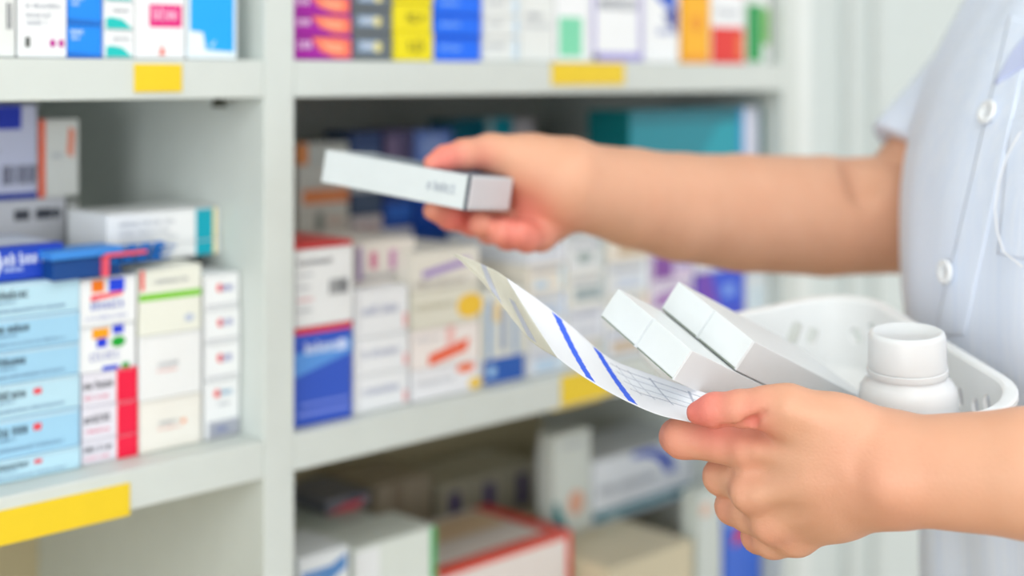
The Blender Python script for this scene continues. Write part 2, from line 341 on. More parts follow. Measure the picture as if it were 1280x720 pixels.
mix_stack(661, 708, .014, [436, 402, 366, 330, 300], 'white box with pale sky blue bar behind the leaflet', [(185, 210, 232), (210, 215, 225), (170, 190, 220)])
mix_stack(711, 757, .014, [425, 384, 340, 296], 'white box with grey block behind the white cartons', [(150, 168, 168), (205, 210, 220), (160, 175, 180)])
mix_stack(760, 812, .014, [408, 366, 326, 288, 262], 'cream box with tan mark right of the grey-blocked stack', [(200, 178, 150), (215, 190, 165), (205, 215, 230)])
pu = (150, 90, 175)
zt = column('medicine_box', 2, 815, 868, .014, .1, [(385, (225, 222, 232), [('r', .1, .2, .9, .5, (190, 160, 205))], 'lilac and white box, lowest of its stack under the forearm'),
       (350, (228, 220, 235), [('p', [(.05, .1), (.9, .3), (.95, .7), (.1, .5)], pu), txt(.1, .9, .75, .1, (150, 140, 190))], 'white box with a purple slash under the forearm'),
       (315, (215, 200, 225), [('r', .05, .1, .5, .9, (130, 70, 160)), txt(.55, .95, .4, .2, (120, 110, 190))], 'half purple box beneath the forearm'), (262, (232, 232, 238), [], 'plain white box hidden behind the forearm')])
column('medicine_box', 2, 871, 931, .014, .1, [(386, (60, 75, 205), [('r', .0, .05, .5, .95, (115, 80, 200))], 'violet blue box, lowest of the pair right of the half purple box'),
       (338, (40, 80, 215), [('p', [(0, 0), (.5, 0), (.3, 1), (0, 1)], (110, 60, 180)), ('r', .55, .3, .8, .6, (120, 160, 240))], 'bright blue box with a violet corner under the forearm'),
       (262, (225, 228, 236), [txt(.1, .9, .3, .1)], 'white box on the bright blue box behind the forearm')])
column('medicine_box', 2, 934, 972, .014, .1, [(350, (222, 232, 236), [('r', .3, .1, .55, .9, (190, 215, 230))], 'pale box with light blue band in the corner of the middle shelf'), (262, (226, 230, 232), [('r', .1, .1, .9, .2, (180, 200, 220))], 'pale box stacked in the right corner of the middle shelf')])
# teal carton on the stacks
zt = max(z_at(841, 262, .014), z_at(901, 262, .014), z_at(953, 262, .014))
s0, s1 = s_at(787, .02), s_at(955, .02)
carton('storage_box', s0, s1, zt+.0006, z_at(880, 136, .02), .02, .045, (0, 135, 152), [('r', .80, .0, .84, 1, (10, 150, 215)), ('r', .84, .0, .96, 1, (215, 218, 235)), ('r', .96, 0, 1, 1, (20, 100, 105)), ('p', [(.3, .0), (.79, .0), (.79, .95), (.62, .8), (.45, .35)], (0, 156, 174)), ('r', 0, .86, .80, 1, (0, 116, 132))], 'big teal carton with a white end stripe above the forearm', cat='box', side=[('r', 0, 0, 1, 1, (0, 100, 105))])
# ---- middle shelf, right bay : back row
column('medicine_box', 2, 372, 436, .15, .035, [(300, (215, 212, 200), [], 'cream carton at the foot of the rear stack by the divider'), (262, (218, 216, 205), [('r', .35, .3, .5, .9, (130, 135, 125)), txt(.55, .9, .5, .2, (215, 160, 140))], 'cream carton with a grey tick in the rear stack'),
       (232, (222, 218, 208), [('r', .1, .25, 1, .85, (238, 140, 75))], 'cream carton with an orange band left of the held box'), (205, (214, 214, 206), [], 'pale grey carton behind the tip of the held box'), (178, (205, 210, 205), [('r', 0, 0, .2, 1, (235, 140, 50))], 'pale carton with an orange corner against the divider')])
NB = (20, 60, 120)
column('medicine_box', 2, 440, 478, .15, .035, [(300, (222, 224, 232), [], 'pale lavender carton low in the rear row'), (270, (215, 205, 205), [txt(.1, .9, .3, .3, (180, 130, 130))], 'pinkish carton beneath the navy box in the rear row'), (240, (60, 80, 110), [], 'slate carton in the rear row below the held box'),
       (200, (200, 205, 210), [], 'silver grey carton behind the held box'), (165, NB, [('r', .1, .1, .9, .4, (60, 90, 140))], 'navy box left of the purple one in the rear row')])
column('medicine_box', 2, 481, 517, .15, .035, [(285, (226, 226, 236), [], 'whitish lilac carton below the dark blue pair'), (250, (10, 70, 165), [('r', .1, .3, .9, .8, (30, 100, 200))], 'deep blue carton just below the held box'), (208, (25, 50, 110), [], 'dark blue carton hidden by the held box'), (162, (75, 65, 110), [('r', .1, .2, .5, .8, (120, 100, 140))], 'dusky purple box in the rear row')])
column('medicine_box', 2, 520, 566, .15, .035, [(292, (30, 80, 160), [], 'blue carton under the fingers of the reaching hand'), (240, (0, 70, 170), [], 'strong blue carton behind the held box'), (205, (30, 60, 130), [], 'ink blue carton behind the held box'), (163, (110, 140, 215), [('e', .5, .5, .35, .35, (150, 175, 235))], 'lavender blue box with a pale oval in the rear row')])
column('medicine_box', 2, 570, 606, .15, .035, [(275, (15, 80, 165), [], 'mid blue carton beneath the index finger'), (200, (10, 60, 130), [], 'dark blue carton behind the thumb'), (150, (0, 92, 112), [('r', 0, 0, .5, .5, (0, 75, 150))], 'petrol green box left of the turquoise one')])
column('medicine_box', 2, 610, 642, .15, .035, [(270, (225, 228, 235), [], 'off white carton behind the palm'), (185, (200, 205, 212), [], 'light grey carton behind the knuckles'), (148, (20, 155, 178), [('r', 0, 0, .25, 1, (170, 195, 200))], 'turquoise box above the reaching hand')])
column('medicine_box', 2, 645, 668, .15, .035, [(250, (225, 228, 235), [], 'white carton at the right end of the rear row'), (149, (206, 202, 208), [], 'pale mauve box right of the turquoise one')])

# ---- bottom shelf, right bay
zb = SH_TOP[3]+.0003
def lowbox(x0, x1, y0, y1, n0, depth, base, dec, label, name='storage_box', yaw=0, top=None, side=(), cat='box', zs=None):
    xm = (x0+x1)/2
    return carton(name, s_at(x0, n0), s_at(x1, n0), zb if zs is None else zs, z_at(xm, y0, n0), n0, depth, base, dec, label, yaw=yaw, cat=cat, top=top, side=side)
lowbox(376, 468, 655, 0, .10, .09, (196, 205, 196), [txt(.1, .7, .8, .05, GREY)], 'grey green carton at the left of the bottom shelf')
lowbox(374, 436, 690, 0, .03, .05, (228, 234, 238), [('r', .05, .86, .7, .93, (110, 150, 205)), ('p', [(.3, .82), (.95, .9), (.95, .97), (.4, .9)], (90, 140, 200))], 'white carton with blue lettering in the lower left corner of the bay', yaw=.0)
lowbox(442, 546, 672, 0, .042, .05, (224, 232, 226), [('r', .92, .0, .99, 1, (40, 170, 90)), ('r', .02, .8, .3, .98, (236, 240, 242))], 'white carton with a green right edge on the bottom shelf', yaw=.0)
zq = z_at(423, 655, .10)
lowbox(408, 462, 620, 0, .12, .06, (120, 120, 130), [('p', [(.0, .0), (.7, .0), (.9, .6), (.4, .5)], (205, 60, 80)), ('r', .5, .6, .95, .95, (50, 70, 90))], 'grey pack with a red flash on the grey green carton', name='medicine_pack', cat='medicine pack', zs=zq+.0006)
lowbox(470, 538, 600, 0, .21, .07, (186, 172, 150), [('r', .3, .0, .5, 1, (165, 148, 126))], 'tan cardboard carton at the back of the bottom shelf')
for (a, b, yt, t) in ((549, 590, 604, 'left'), (593, 632, 592, 'middle'), (635, 672, 580, 'right')):
    lowbox(a, b, yt, 0, .205, .07, (208, 202, 182), [('r', .3, .62, .64, .92, (84, 70, 140)), ('r', .88, 0, .97, 1, (225, 220, 200))], 'cream box with a dark violet bar, %s one of the standing three' % t, name='medicine_box', cat='medicine box')
lowbox(548, 714, 690, 0, .055, .10, (236, 228, 224), [('r', 0, .95, 1, 1, (228, 70, 50)), ('r', .0, .0, 1, .1, (235, 180, 120)), ('r', .96, 0, 1, 1, (228, 60, 45))], 'flat white carton with a red rim on the bottom shelf', top=[('r', .0, .0, .97, .12, (225, 75, 55)), ('r', .88, 0, 1, 1, (230, 60, 45)), ('r', .05, .5, .85, .9, (235, 205, 170))])
sA = s_at(720, .055)+.003
lowbox(550, 604, 664, 0, .162, .036, (206, 196, 168), [], 'narrow beige carton lying before the violet marked boxes')
zA = z_at(790, 702, .02)
carton('storage_box', sA, s_at(866, .02), zb, zA, .02, .165, (212, 202, 174), [], 'wide flat beige carton on the right of the bottom shelf', cat='box')
zq = zA+.0008
carton('medicine_box', s_at(692, .10), s_at(738, .10), zq, z_at(715, 540, .10), .10, .018, (214, 220, 214), [('e', .6, .3, .22, .12, (225, 170, 145)), ('p', [(0, 0), (.45, 0), (.1, .35), (0, .35)], (0, 120, 130)), txt(.2, .8, .85, .05)], 'pale box with a salmon round mark standing on the beige carton')
carton('medicine_box', s_at(742, .10), s_at(866, .10), zq, z_at(804, 560, .10), .10, .07, (232, 236, 242), [('r', 0, .04, 1, .2, (0, 115, 135)), txt(.1, .8, .07, .07, (200, 225, 228)), ('p', [(.38, .97), (.56, .97), (.74, .82), (.82, .5), (.72, .5), (.64, .74), (.52, .86), (.38, .88)], (15, 70, 190)), txt(.05, .6, .45, .1, GREY)], 'white box with a blue arc and a teal foot behind the hand')
lowbox(906, 951, 644, 0, .02, .02, (60, 110, 220), [('p', [(.2, .66), (.7, .74), (.62, .88), (.3, .84)], (215, 45, 70)), ('r', .0, .93, 1, 1, (150, 180, 235))], 'blue pack with a red mark below the left hand', name='medicine_pack', cat='medicine pack')
lowbox(873, 902, 612, 0, .02, .018, (208, 216, 212), [('r', .1, .8, .5, .9, (225, 190, 170))], 'pale upright carton right of the wide beige carton')

# ------------------------------------------------------------------ room
def room_box(name, x0, x1, y0, y1, z0, z1, m, frame=True):
    bm = bmesh.new(); box_bm(bm, x0, x1, y0, y1, z0, z1)
    o = from_bm(name, bm, m); o['kind'] = 'structure'
    o.location = (O0.x, O0.y, 0) if frame else (0, 0, 0)
    o.rotation_euler = (0, 0, RZ if frame else 0)
    return o
wallm = mat((216, 226, 226), .7, key='wall_paint')
room_box('wall_back', -2.6, 3.2, DEEP+.009, DEEP+.12, 0, 2.6, wallm)
floorm = mat((186, 160, 124), .35, .12, key='warm_floor')
room_box('floor', -2.6, 3.2, -3.2, DEEP+.12, -.05, 0, floorm)
room_box('ceiling', -2.6, 3.2, -3.2, DEEP+.12, 2.6, 2.65, mat((240, 240, 238), .8, key='ceiling_paint'))
room_box('wall_left', -2.72, -2.6, -3.2, DEEP+.12, 0, 2.6, wallm)
room_box('trim_1', SR+.0245, SR+.046, .002, DEEP, 0, 1.83, mat((228, 234, 232), .5))
# narrow cover strips on the wall right of the unit
for i, px in enumerate((1064, 1098)):
    s = s_at(px, DEEP)
    room_box('trim_%d' % (i+2), s-.006, s+.006, DEEP-.001, DEEP+.009, 0, 2.6, mat((214, 220, 219), .6))

# ceiling lights
def ceiling_light(s, n, energy, label):
    p = W(s, n, 0); p.z = 2.6
    t = empty('ceiling_light', p, RZ, label=label, cat='ceiling light', group='ceiling light panels')
    bm = bmesh.new(); box_bm(bm, -.62, .62, -.32, .32, -.03, -.0005, .004); from_bm('light_frame', bm, mat((235, 235, 235)), t)
    e = bpy.data.materials.new('lamp_diffuser'); e.use_nodes = True
    b = e.node_tree.nodes['Principled BSDF']; b.inputs['Emission Color'].default_value = (1, .99, .97, 1); b.inputs['Emission Strength'].default_value = 3
    bm = bmesh.new(); box_bm(bm, -.59, .59, -.29, .29, -.034, -.0305); from_bm('diffuser', bm, e, t)
    L = bpy.data.lights.new('light_tube', 'AREA'); L.shape = 'RECTANGLE'; L.size = 1.15; L.size_y = .55; L.energy = energy; L.color = (.985, .995, 1)
    lo = bpy.data.objects.new('light_tube', L); COL.objects.link(lo); lo.parent = t; lo.location = (0, 0, -.04)
ceiling_light(-.9, -1.35, 12, 'rectangular ceiling light panel above the aisle on the left')
ceiling_light(.35, -1.0, 8, 'rectangular ceiling light panel above the aisle on the right')
ceiling_light(-1.2, -2.2, 16, 'rectangular ceiling light panel behind the viewer')

# window in the left wall: daylight along the shelves
wf = mat((235, 238, 238), .5)
bm = bmesh.new()
for q in ((-2.35, -.65, .80, .86), (-2.35, -.65, 2.14, 2.2), (-2.35, -2.29, .86, 2.14), (-.71, -.65, .86, 2.14), (-1.53, -1.47, .86, 2.14)):
    box_bm(bm, -2.6, -2.55, q[0], q[1], q[2], q[3], .004)
fo = from_bm('window_1', bm, wf); fo['kind'] = 'structure'; fo.location = (O0.x, O0.y, 0); fo.rotation_euler = (0, 0, RZ)
gm = bpy.data.materials.new('daylit_glass'); gm.use_nodes = True
gb = gm.node_tree.nodes['Principled BSDF']; gb.inputs['Emission Color'].default_value = (.9, .97, 1, 1); gb.inputs['Emission Strength'].default_value = 2.5
bm = bmesh.new(); box_bm(bm, -2.595, -2.58, -2.30, -.70, .85, 2.15)
from_bm('window_pane', bm, gm, fo)
L = bpy.data.lights.new('daylight', 'AREA'); L.shape = 'RECTANGLE'; L.size = 1.25; L.size_y = 1.55; L.energy = 60; L.color = (.96, .985, 1)
lo = bpy.data.objects.new('daylight', L); COL.objects.link(lo); lo.parent = fo; lo.location = (-2.52, -1.5, 1.5); lo.rotation_euler = (0, -PI/2, 0)
w = bpy.data.worlds.new('room_light'); SC.world = w; w.use_nodes = True
w.node_tree.nodes['Background'].inputs[0].default_value = (.955, .985, 1, 1)
w.node_tree.nodes['Background'].inputs[1].default_value = 3.0
#@@PEOPLE@@
# ------------------------------------------------------------------ person: implicit surface -> one continuous mesh
def npv(p): return np.array(p, dtype=np.float64)
class Cone:                                   # tapered rounded segment
    def __init__(s, a, b, ra, rb, k=.006, flat=None):
        s.a, s.b, s.ra, s.rb, s.k = npv(a), npv(b), ra, rb, k
        s.flat = flat                         # (axis, factor): squash along an axis
        s.c = (s.a+s.b)/2; s.R = np.linalg.norm(s.b-s.a)/2+max(ra, rb)*(1.0 if not flat else 1.5)
    def __call__(s, X):
        d = s.b-s.a; v = X-s.a
        t = np.clip((v@d)/(d@d+1e-12), 0, 1)
        q = v-t[:, None]*d
        r = s.ra+(s.rb-s.ra)*t
        if s.flat:
            ax, f = s.flat; ax = npv(ax)/np.linalg.norm(npv(ax))
            h = q@ax; q = q+np.outer(h*(1/f-1), ax)
            L = np.linalg.norm(q, axis=1)
            return (L-r)*np.where(L > 1e-9, 1/np.maximum(1, np.abs(h)/f/np.maximum(L, 1e-9)/f+.0), 1)
        return np.linalg.norm(q, axis=1)-r
def smin(a, b, k):
    h = np.clip(.5+.5*(b-a)/k, 0, 1)
    return b*(1-h)+a*h-k*h*(1-h)
def smax(a, b, k): return -smin(-a, -b, k)
class Body:
    """core segments blend softly, fingers stay separate, grooves are cut"""
    def __init__(s): s.core = []; s.hands = []; s.grooves = []; s.extra = None
    def near(s, ps, c, R): return [p for p in ps if np.linalg.norm(p.c-c) < p.R+R+.02]
    def ev(s, X, c, R):
        d = np.full(len(X), .2)
        for p in s.near(s.core, c, R): d = smin(d, p(X), p.k)
        if s.extra is not None: d = np.minimum(d, .2); d = smin(d, s.extra(X), .01)
        for fingers in s.hands:
            f = None
            for ch in fingers:
                ps = s.near(ch, c, R)
                if not ps: continue
                g = ps[0](X)
                for p in ps[1:]: g = smin(g, p(X), .0035)
                f = g if f is None else smin(f, g, .0014)
            if f is not None: d = smin(d, f, .0050)
        for p in s.near(s.grooves, c, R): d = smax(d, -p(X), p.k)
        return d
def mesh_sdf(ev, lo, hi, h, B=28):
    """dual contouring on the blocks that hold the surface"""
    lo = npv(lo); hi = npv(hi); nb = np.ceil((hi-lo)/(h*B)).astype(int)
    bs = h*B; R = bs*math.sqrt(3)/2
    VK = []; VP = []; EK = []
    big = 1 << 20
    def key(i, j, k): return (i.astype(np.int64)*8192+j)*8192+k
    ax = np.arange(B+2)
    I, J, K = np.meshgrid(ax, ax, ax, indexing='ij')
    for bi in range(nb[0]):
        for bj in range(nb[1]):
            for bk in range(nb[2]):
                o = lo+np.array([bi, bj, bk])*bs; c = o+bs/2
                if abs(ev(c[None], c, R)[0]) > R*1.5+.006: continue
                X = (o+np.stack([I, J, K], -1).reshape(-1, 3)*h)
                V = ev(X, c, R).reshape(B+2, B+2, B+2)
                S = V < 0
                if S.all() or not S.any(): continue
                base = np.array([bi, bj, bk])*B+1
                # cells [0,B)
                n = B
                cnt = np.zeros((n, n, n)); acc = np.zeros((n, n, n, 3))
                for a in range(3):
                    sh = [0, 0, 0]
                    for u in (0, 1):
                        for v in (0, 1):
                            s0 = [0, 0, 0]; o1, o2 = [x for x in range(3) if x != a]
                            s0[o1] = u; s0[o2] = v
                            s1 = list(s0); s1[a] = 1
                            A = V[s0[0]:s0[0]+n, s0[1]:s0[1]+n, s0[2]:s0[2]+n]; C = V[s1[0]:s1[0]+n, s1[1]:s1[1]+n, s1[2]:s1[2]+n]
                            m = (A < 0) != (C < 0)
                            t = np.where(m, A/np.where(m, A-C, 1), 0)
                            p = np.zeros((n, n, n, 3)); p[..., o1] = u; p[..., o2] = v; p[..., a] = t
                            acc += p*m[..., None]; cnt += m
                m = cnt > 0
                idx = np.argwhere(m)
                pos = o+(idx+acc[m]/cnt[m][:, None])*h
                g = idx+base
                VK.append(key(g[:, 0], g[:, 1], g[:, 2])); VP.append(pos)
                for a in range(3):
                    sl0 = S[:n, :n, :n]; e = [0, 0, 0]; e[a] = 1
                    sl1 = S[e[0]:e[0]+n, e[1]:e[1]+n, e[2]:e[2]+n]
                    m = sl0 != sl1
                    idx = np.argwhere(m); g = idx+base
                    if not len(g): continue
                    inside = sl0[m]
                    b1, b2 = (a+1) % 3, (a+2) % 3
                    q = []
                    for (u, v) in ((-1, -1), (0, -1), (0, 0), (-1, 0)):
                        t = g.copy(); t[:, b1] += u; t[:, b2] += v
                        q.append(key(t[:, 0], t[:, 1], t[:, 2]))
                    q = np.stack(q, 1)
                    q[~inside] = q[~inside][:, ::-1]
                    EK.append(q)
    VK = np.concatenate(VK); VP = np.concatenate(VP); EK = np.concatenate(EK)
    od = np.argsort(VK); VK = VK[od]; VP = VP[od]
    ix = np.searchsorted(VK, EK); ix = np.clip(ix, 0, len(VK)-1)
    ok = (VK[ix] == EK).all(1)
    return VP, ix[ok]
def np_mesh(name, V, Q, mats, parent, smooth=True, relax=0, **k):
    if relax:
        E = np.concatenate([Q[:, [0, 1]], Q[:, [1, 2]], Q[:, [2, 3]], Q[:, [3, 0]]])
        for it in range(relax):
            lam = .5 if it % 2 == 0 else -.52
            s = np.zeros_like(V); c = np.zeros(len(V))
            for a, b in ((0, 1), (1, 0)):
                for x in range(3): s[:, x] += np.bincount(E[:, a], V[E[:, b], x], len(V))
                c += np.bincount(E[:, a], minlength=len(V))
            V = V+lam*(s/np.maximum(c, 1)[:, None]-V)
    me = bpy.data.meshes.new(name)
    me.vertices.add(len(V)); me.vertices.foreach_set('co', V.astype(np.float32).ravel())
    me.loops.add(len(Q)*4); me.loops.foreach_set('vertex_index', Q.astype(np.int32).ravel())
    me.polygons.add(len(Q)); me.polygons.foreach_set('loop_start', np.arange(len(Q), dtype=np.int32)*4)
    me.polygons.foreach_set('loop_total', np.full(len(Q), 4, dtype=np.int32))
    me.update(calc_edges=True); me.validate()
    for m in mats: me.materials.append(m)
    me.polygons.foreach_set('use_smooth', np.ones(len(me.polygons), dtype=bool))
    o = bpy.data.objects.new(name, me); COL.objects.link(o)
    if parent is not None: to_parent_space(o, parent)
    return setp(o, **k)

body = Body()
def seg(pts, k=.012, dst=None, flat=None):
    """pts: (px, py, depth, radius_m)"""
    dst = body.core if dst is None else dst
    P3 = [(P(*p[:3]), p[3]) for p in pts]
    for (a, ra), (b, rb) in zip(P3[:-1], P3[1:]): dst.append(Cone(a, b, ra, rb, k, flat))
def finger(*pts):
    ch = []; seg(pts, .0035, ch); return ch
def V3(x, y, z): return (x, y, z+EYE)

# trunk profile: height (relative to the eye), front depth, back depth, half width, centre shift forwards
TC = npv((.405, .835, 0)); Tf = npv((-.98, -.18, 0))/math.hypot(.98, .18); Tr = npv((-.18, .98, 0))/math.hypot(.18, .98)
TH_ = npv([-.80, -.60, -.45, -.32, -.22, -.13, -.06, .0, .05, .09, .13, .17])
TFr = npv([.160, .160, .156, .155, .158, .168, .164, .142, .110, .085, .065, .045])
TBk = npv([.140, .140, .120, .105, .105, .110, .112, .112, .108, .100, .078, .050])
TW = npv([.190, .195, .180, .165, .168, .178, .185, .190, .190, .180, .130, .060])
_hz = np.linspace(-.84, .20, 400)
def _soft(a):
    v = np.interp(_hz, TH_, a); k = np.exp(-np.linspace(-2, 2, 41)**2); k /= k.sum()
    return np.convolve(np.pad(v, 20, mode='edge'), k, 'valid')
_sF, _sB, _sW = _soft(TFr), _soft(TBk), _soft(TW)
def trunk(X, grow=0., folds=0.):
    v = X-TC; a = v@Tf; b = v@Tr; z = X[:, 2]-EYE
    fr = np.interp(z, _hz, _sF); bk = np.interp(z, _hz, _sB); w = np.interp(z, _hz, _sW)
    A = np.where(a > 0, fr, bk)+grow; Wd = w+grow
    e = 2.25
    q = (np.abs(a/A)**e+np.abs(b/Wd)**e)**(1/e)
    d = (q-1)*np.minimum(A, Wd)
    if folds:
        th = np.arctan2(b, a)
        amp = folds*np.clip(.35+np.abs(z+.02)*3.2, .2, 1)
        d = d-amp*(np.sin(th*9+z*5+.7)*.6+np.sin(th*17-z*11+1.3)*.35+np.sin(th*5+z*23)*.3)
    d = np.maximum(d, z-.175); d = np.maximum(d, -.84-z)
    return d

# ---- left arm (lower in the photo): seen from the back of the hand
LSH = V3(.44, .645, .05); LEL = V3(.405, .50, -.185)
w1 = P(1119, 588, .617)
f1 = P(1290, 592, .592)
body.core += [Cone(LSH, LEL, .046, .035, .004), Cone(LEL, Vector(LEL).lerp(f1, .45), .035, .0345, .004), Cone(Vector(LEL).lerp(f1, .45), f1, .0345, .0262, .004), Cone(f1, w1, .0262, .0225, .004)]
# palm slab: wrist -> knuckles
seg([(1119, 582, .619, .0200), (1035, 556, .632, .0165), (950, 556, .650, .0112)], .007)
seg([(1119, 588, .617, .0210), (1030, 590, .631, .0180), (950, 610, .648, .0115)], .007)
seg([(1115, 596, .620, .0200), (1040, 618, .636, .0165), (970, 646, .652, .0112)], .007)
seg([(1112, 600, .624, .0175), (1050, 630, .640, .0140), (996, 664, .656, .0100)], .007)
seg([(1060, 600, .655, .0180), (985, 605, .668, .0140)], .012)
# thumb ray
seg([(1105, 562, .626, .0150), (1050, 540, .625, .0140), (985, 514, .628, .0112)], .009)
lh = [
 finger((985, 514, .628, .0108), (958, 510, .630, .0090), (925, 511, .634, .0078), (893, 513, .640, .0074), (872, 516, .644, .0052)),
 finger((950, 557, .650, .0110), (905, 552, .655, .0094), (853, 548, .664, .0088), (847, 546, .672, .0080), (862, 545, .690, .0074), (885, 545, .700, .0065)),
 finger((946, 611, .649, .0106), (928, 600, .657, .0092), (902, 596, .668, .0082), (904, 592, .682, .0078), (930, 590, .694, .0068)),
 finger((966, 647, .654, .0104), (938, 640, .662, .0092), (917, 633, .672, .0082), (920, 628, .686, .0076), (948, 625, .696, .0066)),
 finger((994, 665, .658, .0096), (966, 673, .664, .0088), (948, 670, .674, .0076), (952, 664, .688, .0070), (977, 660, .697, .0060)),
]
body.hands.append(lh)
# knuckle bumps and tendons
seg([(934, 562, .6440, .0082), (944, 562, .6440, .0080)], .006)
seg([(934, 617, .6420, .0078), (944, 618, .6410, .0076)], .006)
seg([(962, 655, .6465, .0078), (970, 655, .6460, .0074)], .006)
seg([(990, 672, .6520, .0070), (996, 672, .6520, .0066)], .006)
seg([(1060, 598, .6095, .0034), (950, 617, .6345, .0038)], .006)
seg([(1060, 584, .6100, .0030), (950, 563, .6355, .0036)], .006)
seg([(1060, 614, .6125, .0030), (975, 653, .6405, .0034)], .006)
seg([(1060, 536, .6140, .0036), (985, 512, .6180, .0030)], .006)
seg([(1125, 606, .6000, .0060), (1112, 606, .6005, .0055)], .012)
# grooves: web of the thumb
gv = []
seg([(955, 515, .6215, .0008), (942, 525, .6260, .0016), (905, 533, .635, .0014)], .003, gv)
# ---- right arm (upper in the photo): seen from the inner side
RSH = V3(.402, 1.00, .063); REL = P(1130, 268, .985)
body.core += [Cone(RSH, REL, .044, .0395, .012),
              Cone(REL, P(1030, 270, .965), .0400, .0400, .003), Cone(P(1030, 270, .965), P(925, 266, .935), .0400, .0380, .003),
              Cone(P(925, 266, .935), P(850, 259, .908), .0380, .0338, .003), Cone(P(850, 259, .908), P(790, 247, .885), .0338, .0302, .003), Cone(P(790, 247, .885), P(708, 229, .850), .0302, .0247, .003)]
seg([(706, 218, .852, .0215), (660, 206, .848, .0170), (625, 196, .842, .0118)], .009)       # thenar
seg([(706, 232, .856, .0215), (672, 236, .862, .0185), (655, 240, .872, .0130)], .009)
seg([(704, 244, .856, .0200), (682, 260, .860, .0170), (666, 276, .862, .0115)], .009)       # heel of the hand
seg([(690, 250, .862, .0180), (672, 288, .852, .0090)], .010)
rh = [
 finger((636, 197, .842, .0120), (612, 191, .838, .0108), (580, 193, .824, .0085), (556, 198, .816, .0072), (540, 204, .811, .0052)),
 finger((662, 250, .872, .0110), (632, 278, .866, .0088), (592, 278, .848, .0080), (562, 271, .834, .0072), (541, 263, .822, .0058)),
 finger((668, 265, .868, .0110), (640, 286, .856, .0088), (612, 287, .838, .0080), (600, 280, .824, .0070)),
 finger((676, 278, .862, .0105), (656, 293, .850, .0086), (634, 295, .834, .0078), (626, 291, .826, .0070), (636, 288, .830, .0062)),
 finger((688, 284, .858, .0098), (676, 296, .846, .0084), (658, 298, .834, .0078), (648, 293, .828, .0070), (656, 290, .832, .0062)),
]
body.hands.append(rh)
seg([(600, 218, .812, .0030), (640, 226, .826, .0030)], .004, gv)
seg([(1080, 190, .962, .0050), (1080, 212, .943, .0045), (1077, 242, .934, .0012)], .020, gv)   # elbow crease
body.grooves = gv
# neck inside the collar, trunk hidden under the shirt
body.core += [Cone(V3(.41, .835, .12), V3(.40, .83, .20), .052, .050, .02)]
body.extra = lambda X: trunk(X, -.012)

person = empty('person', V3(.41, .835, -EYE), 0, label='person in a white short sleeved shirt holding a basket and reaching towards the shelf', cat='person')
V, Q = mesh_sdf(body.ev, V3(-.12, .46, -.86), V3(.64, 1.16, .26), .0017)
skin = bpy.data.materials.new('skin'); skin.use_nodes = True
nt = skin.node_tree; bs = nt.nodes['Principled BSDF']
bs.inputs['Roughness'].default_value = .48; bs.inputs['Specular IOR Level'].default_value = .35
bs.inputs['Subsurface Weight'].default_value = .12; bs.inputs['Subsurface Radius'].default_value = (.012, .005, .003); bs.inputs['Subsurface Scale'].default_value = .6
att = nt.nodes.new('ShaderNodeAttribute'); att.attribute_name = 'blush'
mx = nt.nodes.new('ShaderNodeMix'); mx.data_type = 'RGBA'
mx.inputs['A'].default_value = (*lin((226, 175, 145)), 1); mx.inputs['B'].default_value = (*lin((236, 128, 120)), 1)
nt.links.new(att.outputs['Fac'], mx.inputs['Factor'])
tc = nt.nodes.new('ShaderNodeTexCoord'); n1 = nt.nodes.new('ShaderNodeTexNoise'); n1.inputs['Scale'].default_value = 45; n1.inputs['Detail'].default_value = 4
nt.links.new(tc.outputs['Object'], n1.inputs['Vector'])
m2 = nt.nodes.new('ShaderNodeMix'); m2.data_type = 'RGBA'; m2.blend_type = 'MULTIPLY'; m2.inputs['B'].default_value = (.90, .80, .76, 1)
nt.links.new(n1.outputs['Fac'], m2.inputs['Factor']); nt.links.new(mx.outputs['Result'], m2.inputs['A']); nt.links.new(m2.outputs['Result'], bs.inputs['Base Color'])
n2 = nt.nodes.new('ShaderNodeTexNoise'); n2.inputs['Scale'].default_value = 900; n2.inputs['Detail'].default_value = 2
nt.links.new(tc.outputs['Object'], n2.inputs['Vector'])
bp = nt.nodes.new('ShaderNodeBump'); bp.inputs['Strength'].default_value = .35; bp.inputs['Distance'].default_value = .0006
nt.links.new(n2.outputs['Fac'], bp.inputs['Height']); nt.links.new(bp.outputs['Normal'], bs.inputs['Normal'])
blush_spots = [(P(880, 514, .643), .022, 1.0), (P(925, 520, .636), .016, .6), (P(845, 548, .668), .016, .75), (P(938, 560, .645), .012, .45), (P(940, 616, .643), .010, .35), (P(966, 655, .648), .011, .4),
               (P(905, 600, .67), .012, .4), (P(918, 640, .67), .012, .4), (P(948, 672, .67), .012, .4), (P(1095, 605, .60), .030, .12), (P(945, 520, .63), .012, .8),
               (P(552, 203, .813), .020, .9), (P(590, 205, .826), .016, .6), (P(570, 275, .835), .030, 1.0), (P(640, 292, .832), .028, .95), (P(660, 262, .845), .022, .6), (P(690, 285, .84), .02, .4)]
def add_blush(V):
    b = np.zeros(len(V))
    for c, r, s in blush_spots:
        d2 = ((V-npv(c))**2).sum(1); b = np.maximum(b, s*np.exp(-d2/(r*r*.8)))
    return b
bl = add_blush(V)
bo = np_mesh('body', V, Q, [skin], person, relax=4)
at = bo.data.attributes.new('blush', 'FLOAT', 'POINT')
if len(bo.data.vertices) == len(bl): at.data.foreach_set('value', bl.astype(np.float32))

